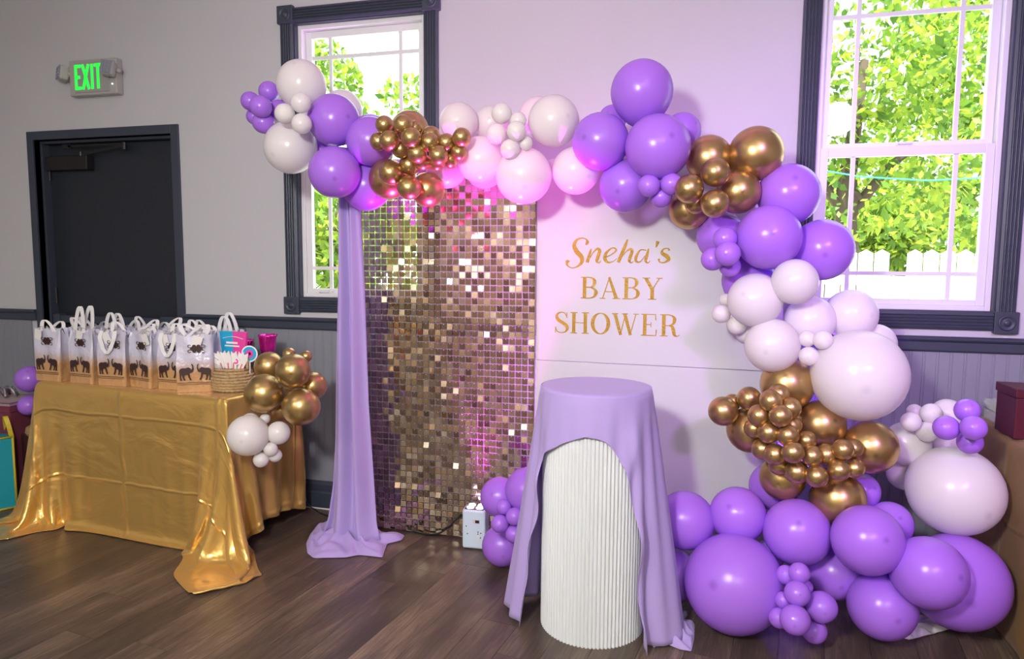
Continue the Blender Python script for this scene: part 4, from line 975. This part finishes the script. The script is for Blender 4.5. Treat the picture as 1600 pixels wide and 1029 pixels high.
BALLS=[
('W','a',-1.722,-0.506,2.155,0.1092,471,133),
('W','a',-1.780,-0.514,1.882,0.1176,454,230),
('W','a',-1.640,-0.286,2.089,0.0948,535,172),
('L','a',-1.890,-0.506,2.136,0.0455,420,143),
('L','a',-1.988,-0.506,2.099,0.0427,391,158),
('L','a',-1.858,-0.616,2.044,0.0479,407,166),
('L','a',-1.885,-0.561,1.988,0.0489,411,191),
('L','a',-1.838,-0.506,2.051,0.0466,436,172),
('L','a',-2.009,-0.451,2.042,0.0360,397,182),
('W','a',-1.619,-0.682,2.033,0.0422,470,160),
('W','a',-1.697,-0.682,1.992,0.0425,445,177),
('W','a',-1.617,-0.682,1.947,0.0423,471,193),
('L','a',-1.552,-0.528,1.989,0.1131,521,188),
('L','a',-1.392,-0.495,1.898,0.1075,579,220),
('L','a',-1.464,-0.341,1.958,0.0924,580,210),
('L','a',-1.526,-0.576,1.756,0.1120,522,269),
('L','a',-1.461,-0.406,1.713,0.1118,572,291),
('L','a',-1.708,-0.358,1.882,0.0787,504,238),
('G','b',-1.237,-0.422,1.954,0.0856,640,203),
('G','b',-1.305,-0.500,1.730,0.0874,607,280),
('G','b',-1.233,-0.631,1.739,0.0510,611,270),
('G','b',-1.152,-0.631,1.676,0.0507,639,293),
('G','b',-1.163,-0.598,1.773,0.0444,640,258),
('G','b',-1.128,-0.485,1.683,0.0754,668,296),
('G','b',-1.245,-0.664,1.930,0.0377,600,194),
('G','b',-1.239,-0.607,1.930,0.0296,612,199),
('G','b',-1.142,-0.708,1.917,0.0397,630,194),
('G','b',-1.120,-0.642,1.915,0.0318,648,200),
('G','b',-1.281,-0.642,1.868,0.0382,592,220),
('G','b',-1.201,-0.713,1.855,0.0413,608,219),
('G','b',-1.099,-0.730,1.860,0.0407,642,215),
('G','b',-1.178,-0.655,1.831,0.0378,626,232),
('G','b',-1.057,-0.620,1.888,0.0377,673,211),
('G','b',-1.038,-0.686,1.848,0.0383,671,222),
('G','b',-1.087,-0.697,1.803,0.0398,652,240),
('G','b',-0.982,-0.642,1.851,0.0387,697,223),
('G','b',-0.909,-0.664,1.866,0.0381,721,214),
('G','b',-0.929,-0.642,1.811,0.0328,717,238),
('G','b',-0.996,-0.697,1.793,0.0395,685,242),
('G','b',-0.975,-0.620,1.785,0.0332,703,250),
('G','b',-1.034,-0.620,1.774,0.0320,682,255),
('G','b',-1.089,-0.639,1.778,0.0348,660,253),
('W','c',-0.991,-0.462,1.968,0.0841,717,191),
('W','c',-0.874,-0.363,1.977,0.0789,768,193),
('W','c',-0.880,-0.506,1.799,0.0988,750,250),
('W','c',-1.069,-0.406,1.786,0.0910,697,262),
('W','c',-0.692,-0.502,1.730,0.1175,818,274),
('W','c',-0.571,-0.484,1.950,0.1056,865,189),
('W','c',-0.481,-0.448,1.752,0.0987,899,266),
('W','c',-0.674,-0.330,2.010,0.0811,840,180),
('W','c',-0.763,-0.594,1.967,0.0414,784,177),
('W','c',-0.778,-0.616,1.883,0.0412,775,209),
('W','c',-0.692,-0.627,1.888,0.0397,807,205),
('W','c',-0.699,-0.572,1.941,0.0337,810,188),
('W','c',-0.722,-0.611,1.821,0.0401,797,233),
('W','c',-0.663,-0.583,1.847,0.0284,822,224),
('W','c',-0.912,-0.341,1.784,0.0859,757,264),
('L','d',-0.211,-0.532,2.037,0.1214,1002,143),
('L','d',-0.367,-0.548,1.849,0.1131,938,221),
('L','d',-0.141,-0.593,1.812,0.1250,1028,229),
('L','d',-0.343,-0.367,1.971,0.0592,957,186),
('L','d',-0.056,-0.389,1.905,0.0756,1066,205),
('L','d',-0.270,-0.488,1.681,0.1061,977,290),
('L','d',-0.169,-0.622,1.664,0.0428,1014,290),
('L','d',-0.086,-0.610,1.670,0.0414,1049,287),
('L','d',-0.124,-0.571,1.627,0.0423,1033,307),
('G','e',0.051,-0.477,1.781,0.0905,1107,247),
('G','e',0.224,-0.488,1.791,0.1034,1180,240),
('G','e',0.164,-0.521,1.644,0.0836,1154,299),
('G','e',-0.019,-0.455,1.585,0.0796,1076,327),
('G','e',0.073,-0.642,1.705,0.0533,1117,269),
('G','e',-0.019,-0.650,1.646,0.0537,1077,295),
('G','e',0.075,-0.653,1.590,0.0521,1117,318),
('G','e',0.004,-0.565,1.601,0.0419,1086,317),
('L','f',0.351,-0.471,1.636,0.1169,1232,303),
('L','f',0.277,-0.553,1.469,0.1210,1201,371),
('L','f',0.483,-0.451,1.425,0.1172,1284,390),
('L','f',0.111,-0.418,1.478,0.0980,1127,369),
('L','f',0.118,-0.594,1.463,0.0448,1133,373),
('L','f',0.127,-0.650,1.406,0.0463,1137,396),
('L','f',0.075,-0.598,1.386,0.0438,1113,404),
('L','f',0.141,-0.561,1.359,0.0405,1140,416),
('L','f',0.224,-0.395,1.304,0.1061,1170,437),
('W','g',0.369,-0.607,1.304,0.0839,1242,440),
('W','g',0.238,-0.555,1.231,0.1028,1180,468),
('W','g',0.447,-0.485,1.155,0.0938,1265,500),
('W','g',0.600,-0.433,1.175,0.0991,1329,492),
('W','g',0.701,-0.400,1.063,0.0773,1368,537),
('W','g',0.304,-0.574,1.062,0.1021,1206,539),
('W','g',0.607,-0.587,0.964,0.1671,1342,585),
('W','g',0.117,-0.510,1.173,0.0366,1127,490),
('W','g',0.177,-0.508,1.129,0.0377,1151,508),
('W','g',0.134,-0.477,1.227,0.0254,1134,468),
('W','g',0.220,-0.455,1.097,0.0460,1167,519),
('W','g',0.423,-0.598,1.094,0.0309,1261,528),
('W','g',0.472,-0.628,1.093,0.0351,1286,531),
('W','g',0.429,-0.610,1.030,0.0356,1263,556),
('G','h',0.369,-0.536,0.909,0.1010,1230,600),
('G','h',0.491,-0.552,0.763,0.0924,1282,663),
('G','h',0.662,-0.574,0.695,0.0975,1360,698),
('G','h',0.241,-0.530,0.721,0.0906,1172,671),
('G','h',0.362,-0.580,0.555,0.0860,1223,745),
('G','h',0.554,-0.607,0.497,0.1005,1309,779),
('G','h',0.134,-0.592,0.801,0.0570,1130,642),
('G','h',0.172,-0.526,0.826,0.0334,1145,628),
('G','h',0.229,-0.574,0.853,0.0457,1170,622),
('G','h',0.291,-0.723,0.876,0.0408,1204,625),
('G','h',0.324,-0.666,0.892,0.0389,1217,615),
('G','h',0.362,-0.698,0.849,0.0384,1235,637),
('G','h',0.254,-0.709,0.816,0.0412,1186,649),
('G','h',0.321,-0.764,0.832,0.0401,1219,649),
('G','h',0.241,-0.677,0.760,0.0367,1178,669),
('G','h',0.287,-0.733,0.762,0.0395,1201,675),
('G','h',0.371,-0.684,0.780,0.0361,1237,665),
('G','h',0.350,-0.751,0.760,0.0390,1231,679),
('G','h',0.420,-0.701,0.733,0.0357,1259,688),
('G','h',0.273,-0.683,0.686,0.0392,1191,701),
('G','h',0.311,-0.737,0.683,0.0395,1210,709),
('G','h',0.364,-0.788,0.709,0.0385,1239,706),
('G','h',0.436,-0.740,0.688,0.0377,1269,712),
('G','h',0.489,-0.703,0.687,0.0393,1291,710),
('G','h',0.537,-0.732,0.717,0.0374,1317,702),
('G','h',0.579,-0.688,0.713,0.0353,1333,700),
('G','h',0.332,-0.684,0.630,0.0364,1216,726),
('G','h',0.390,-0.719,0.620,0.0434,1245,736),
('G','h',0.451,-0.754,0.620,0.0400,1276,743),
('G','h',0.525,-0.742,0.645,0.0386,1310,734),
('G','h',0.581,-0.715,0.648,0.0350,1335,731),
('L','i',0.005,-0.616,0.361,0.1136,1070,812),
('L','i',0.202,-0.605,0.399,0.1069,1153,804),
('L','i',0.346,-0.450,0.475,0.0956,1208,760),
('L','i',0.410,-0.660,0.374,0.1218,1245,830),
('L','i',0.657,-0.502,0.502,0.0689,1346,767),
('L','i',0.626,-0.754,0.405,0.1203,1355,843),
('L','i',0.746,-0.561,0.404,0.0815,1390,818),
('L','i',0.188,-0.741,0.183,0.1810,1147,911),
('L','i',-0.029,-0.616,0.132,0.1021,1054,897),
('L','i',0.559,-0.583,0.203,0.1024,1303,893),
('L','i',0.696,-0.715,0.153,0.1168,1378,946),
('L','i',0.815,-0.782,0.322,0.1203,1451,894),
('L','i',0.965,-0.604,0.227,0.1693,1495,908),
('L','i',0.336,-0.550,0.237,0.0554,1205,864),
('L','j',0.357,-0.813,0.270,0.0341,1228,897),
('L','j',0.395,-0.847,0.297,0.0357,1249,894),
('L','j',0.385,-0.887,0.241,0.0430,1245,926),
('L','j',0.473,-0.836,0.179,0.0536,1283,947),
('L','j',0.375,-0.933,0.168,0.0499,1242,968),
('L','j',0.458,-0.814,0.078,0.0442,1272,985),
('L','j',0.332,-0.879,0.141,0.0357,1217,964),
('L','j',0.425,-0.792,0.223,0.0274,1258,917),
('L','j',0.345,-0.863,0.200,0.0291,1224,937),
('W','k',0.838,-0.383,0.672,0.0854,1417,692),
('W','k',0.852,-0.333,0.541,0.0693,1414,738),
('W','k',0.972,-0.503,0.534,0.1619,1491,766),
('W','k',1.000,-0.295,0.780,0.0611,1480,647),
('W','k',0.992,-0.317,0.676,0.0558,1477,689),
('W','k',0.845,-0.425,0.808,0.0295,1429,643),
('W','k',0.815,-0.493,0.782,0.0361,1423,658),
('W','k',0.891,-0.462,0.811,0.0387,1455,646),
('W','k',0.877,-0.471,0.743,0.0387,1448,674),
('L','l',0.952,-0.625,0.861,0.0416,1511,641),
('L','l',0.883,-0.647,0.799,0.0428,1478,668),
('L','l',0.951,-0.691,0.814,0.0417,1521,668),
('L','l',0.975,-0.603,0.744,0.0421,1515,690),
('L','m',-0.787,-0.501,0.341,0.0874,781,776),
('L','m',-0.652,-0.548,0.401,0.0959,824,765),
('L','m',-0.787,-0.455,0.101,0.0922,785,852),
('L','m',-0.741,-0.600,0.335,0.0326,787,791),
('L','m',-0.686,-0.631,0.310,0.0375,804,806),
('L','m',-0.750,-0.631,0.272,0.0378,781,818),
('L','m',-0.687,-0.631,0.234,0.0376,803,834),
('G','n',-1.837,-0.678,0.778,0.0875,413,614),
('G','n',-1.686,-0.682,0.887,0.0761,458,579),
('G','n',-1.898,-0.546,0.878,0.0688,421,572),
('G','n',-1.665,-0.658,0.723,0.0841,470,635),
('G','n',-1.666,-0.555,0.800,0.0646,489,602),
('G','n',-1.777,-0.568,0.944,0.0294,452,552),
('G','n',-1.664,-0.609,0.943,0.0259,478,556),
('G','n',-1.828,-0.568,0.678,0.0446,439,640),
('W','o',-1.875,-0.748,0.600,0.0905,388,680),
('W','o',-1.770,-0.678,0.602,0.0516,435,676),
('W','o',-1.954,-0.623,0.624,0.0444,391,660),
('W','o',-1.789,-0.712,0.534,0.0313,422,701),
('W','o',-1.790,-0.677,0.497,0.0303,430,711),
('W','o',-1.832,-0.722,0.486,0.0343,408,718),
('W','o',-1.847,-0.664,0.658,0.0232,414,654),
('L','p',-3.571,-0.345,0.702,0.0717,46,592),
('L','p',-3.587,-0.345,0.552,0.0558,45,633),
]

def size_word(r): return 'small' if r < .060 else ('huge' if r > .15 else 'large')
fam = {}
for i, b in enumerate(BALLS): fam.setdefault((b[1], b[0], size_word(b[5])), []).append(i)
LAB = {}
for (c, col, sz), ids in fam.items():
    ids.sort(key=lambda i: BALLS[i][6])
    for k, i in enumerate(ids):
        if len(ids) == 1: LAB[i] = 'the one %s %s balloon %s' % (sz, CN[col], CLN[c])
        else: LAB[i] = '%s%s %s %s balloon %s' % (NUM[k] if k < len(ids)-1 else 'rightmost', '' if k in (0, len(ids)-1) else ' from left', sz, CN[col], CLN[c])
cent = {}
for b in BALLS: cent.setdefault(b[1], []).append(b[2:5])
cent = {k: np.mean(v, axis=0) for k, v in cent.items()}
for i, (col, c, x, y, z, R_, px, py) in enumerate(BALLS):
    p = np.array([x, y, z]); to = CAM-p; to = to/np.linalg.norm(to)
    outw = p-cent[c]; outw[1] = min(outw[1], 0); outw = outw/(np.linalg.norm(outw)+.05)
    d = to*1.0+outw*.75+rng.normal(size=3)*.22
    if abs(px-1002) < 3 and abs(py-143) < 3: d = np.array([.05, -.35, 1.0])
    q = Vector(d).to_track_quat('Z', 'Y')
    s = 1+rng.normal()*.008
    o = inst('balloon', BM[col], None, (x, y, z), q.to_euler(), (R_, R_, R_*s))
    tag(o, LAB[i], 'balloon', CN[col]+' balloons '+CLN[c])
    inst('knot', KM[col], o)

# ------------------------------------------------------------------ things left of the gold table
gb = thing('gift_chest', 'maroon velvet gift box with silver trim on the floor at the left edge', 'gift box', (-3.815, -.30, 0), .04)
M_MAR = mat('maroon_velvet', (.16, .006, .035), .7, sheen=.4)
MB().box(-.17, .17, -.12, .12, 0, .52).build('box_body', M_MAR, gb, bevel=.006)
MB().box(-.176, .176, -.126, .126, .52, .575).build('box_lid', M_MAR, gb, bevel=.008)
MB().box(-.179, .179, -.129, .129, .558, .570).build('silver_trim', mat('silver_trim', (.55, .50, .55), .4, .6, bump=.6, bscale=200), gb)
bw_ = MB(); 
for k in range(7):
    a = k*.9; bw_.tube([(.05*t*math.cos(a)*1.6, .05*t*math.sin(a), .585+.05*math.sin(PI*t)) for t in np.linspace(0, 1, 8)], .008, 6)
bw_.build('silver_bow', mat('silver_tinsel', (.5, .47, .52), .3, .9, bump=.8, bscale=120), gb, smooth=True)
M_TURQ = mat('turquoise_weave', (.01, .33, .42), .45, bump=.2, bscale=220); M_YEL = mat('yellow_piping', (.62, .47, .02), .5)
tb_ = thing('shopping_bag', 'turquoise woven shopping bag with yellow edging at the left edge', 'shopping bag', (-3.61, -.52, 0), -.5)
MB().box(-.16, .0, -.07, .07, .004, .40).build('bag_body', M_TURQ, tb_, bevel=.006)
yp = MB()
for x_ in (-.16, 0):
    for y_ in (-.07, .07): yp.tube([(x_, y_, .004), (x_, y_, .40)], .006, 6)
for y_ in (-.07, .07): yp.tube([(-.16, y_, .006), (0, y_, .006)], .006, 6)
for x_ in (-.16, 0): yp.tube([(x_, -.07, .006), (x_, .07, .006)], .006, 6); yp.tube([(x_, -.07, .40), (x_, .07, .40)], .006, 6)
yp.build('yellow_piping', M_YEL, tb_, smooth=True)
MB().ribbon(arc3((-.13, -.07, .39), (-.02, -.07, .39), .10, lean=(.02, .02)), .022, (0.2, 1, 0), .003).build('handle', M_YEL, tb_)
MB().ribbon(arc3((-.13, .07, .39), (-.02, .07, .39), .12, lean=(.03, -.02)), .022, (0.2, 1, 0), .003).build('handle', M_YEL, tb_)
wm = MB()
for k in range(10): wm.box(-.062+.008*(k % 2), -.016-.008*(k % 3), -.0745, -.0735, .07+k*.028, .07+k*.028+.012)
wm.build('white_marking', M_TAG, tb_)
g2 = thing('patterned_bag', 'dark bag with white giraffe patches half hidden behind the gold cloth', 'bag', (-3.52, -.37, 0), -.4)
MB().box(-.07, .09, -.05, .05, .002, .40).build('bag_body', mat('dark_red_paper', (.05, .012, .012), .6), g2, bevel=.005)
pt = MB(); rr = random.Random(4)
for k in range(16):
    cx, cz = -.06+(k % 4)*.042+rr.uniform(-.008, .008), .03+(k//4)*.040+rr.uniform(-.006, .006); n_ = 6; a0 = rr.random()*6
    pt.prism([(cx+.016*math.cos(a0+2*PI*q/n_)*rr.uniform(.8, 1.15), cz+.016*math.sin(a0+2*PI*q/n_)*rr.uniform(.8, 1.15)) for q in range(n_)], -.0525, -.0505, 'y')
pt.build('white_patches', M_TAG, g2)
MB().lathe([(.045, .0), (.055, .02), (.05, .05), (.03, .06)], 20, (.02, 0, .395)).build('tan_filling', mat('kraft_paper', (.30, .20, .11), .8, bump=.6, bscale=60), g2, smooth=True)

# ------------------------------------------------------------------ things at the right edge
mb_ = thing('maroon_box', 'dark maroon box with lifted lid on the right table', 'box', (1.150, -.50, TH+.0015), .0)
M_MBX = mat('maroon_card', (.075, .004, .016), .4)
MB().box(0, .30, 0, .165, 0, .150).build('box_body', M_MBX, mb_, bevel=.003)
MB().box(-.004, .304, -.006, .171, .1515, .185).build('box_lid', M_MBX, mb_, bevel=.003)
tr_ = thing('plastic_tray', 'clear plastic tray with a black rimmed item beside the maroon box', 'tray', (1.195, -.235, TH+.0015), 0)
M_CLR = mat('clear_plastic', (.75, .77, .78), .1, alpha=.35)
ty = MB(); ty.box(0, .26, 0, .003, 0, .045); ty.box(0, .26, .117, .12, 0, .045); ty.box(0, .003, .003, .117, 0, .045); ty.box(.257, .26, .003, .117, 0, .045); ty.box(.003, .257, .003, .117, 0, .003)
ty.build('tray_body', M_CLR, tr_)
MB().tube([(-.002, -.002, .045), (.262, -.002, .045), (.262, .122, .045), (-.002, .122, .045)], .0028, 6, closed=True).build('tray_rim', mat('grey_rim', (.4, .42, .43), .3), tr_, smooth=True)
cp = thing('round_tin', 'small round black tin standing in the clear plastic tray', 'tin', (1.275, -.175, TH+.005)); MB().lathe([(.022, 0), (.024, .004), (.024, .046), (.020, .050)], 20).build('tin_body', M_BLACK, cp, smooth=True); MB().lathe([(.012, .050), (.012, .054)], 16).build('tin_knob', M_BLACK, cp)
cw = MB(); pts = []
for i in range(8):
    for j in range(8): pts.append((i*.012+.004*math.sin(j*1.9), .006*math.sin(i*1.7+j*2.1), j*.012*(1-.04*i)+.003*math.sin(i*2.7)))
cw.grid(pts, 8, 8); cw = cw.build('plastic_wrap', M_CLR, smooth=True, solid=.001); cw.location = (1.205, -.15, TH+.006); cw.rotation_euler = (-.1, -.35, -.2); tag(cw, 'crumpled clear plastic wrap poking up from the tray on the right table', 'wrap')
def ph3(x, y, s, a): return .004+min(1, (1-s)/.15)*.022*(.5+.5*math.sin(50*x-33*y+2*math.sin(9*a)))
sc = MB()
wt = thing('white_tablecloth_scrap', 'piece of thin white fabric on the floor under the lavender balloons', 'fabric', (0, 0, 0))
pool([(.70,-.50),(.75,-.62),(.81,-.645),(.91,-.575),(.985,-.52),(.92,-.45),(.80,-.40)], ph3, 'fabric_sheet', wt, rings=10, m=M_TISSUE)
hk = ony(957, 176, -.02); MBh = MB(); MBh.tube([(0, .02, 0), (0, -.004, 0)], .003, 8); MBh.tube([(0, -.004, 0), (0, -.010, .004), (0, -.010, .018)], .003, 8)
hk_o = MBh.build('wall_hook', M_BLACK, smooth=True); hk_o.location = (float(hk[0]), -.0215, float(hk[2])); tag(hk_o, 'small dark hook in the pink lit wall above the lavender balloons', 'hook')
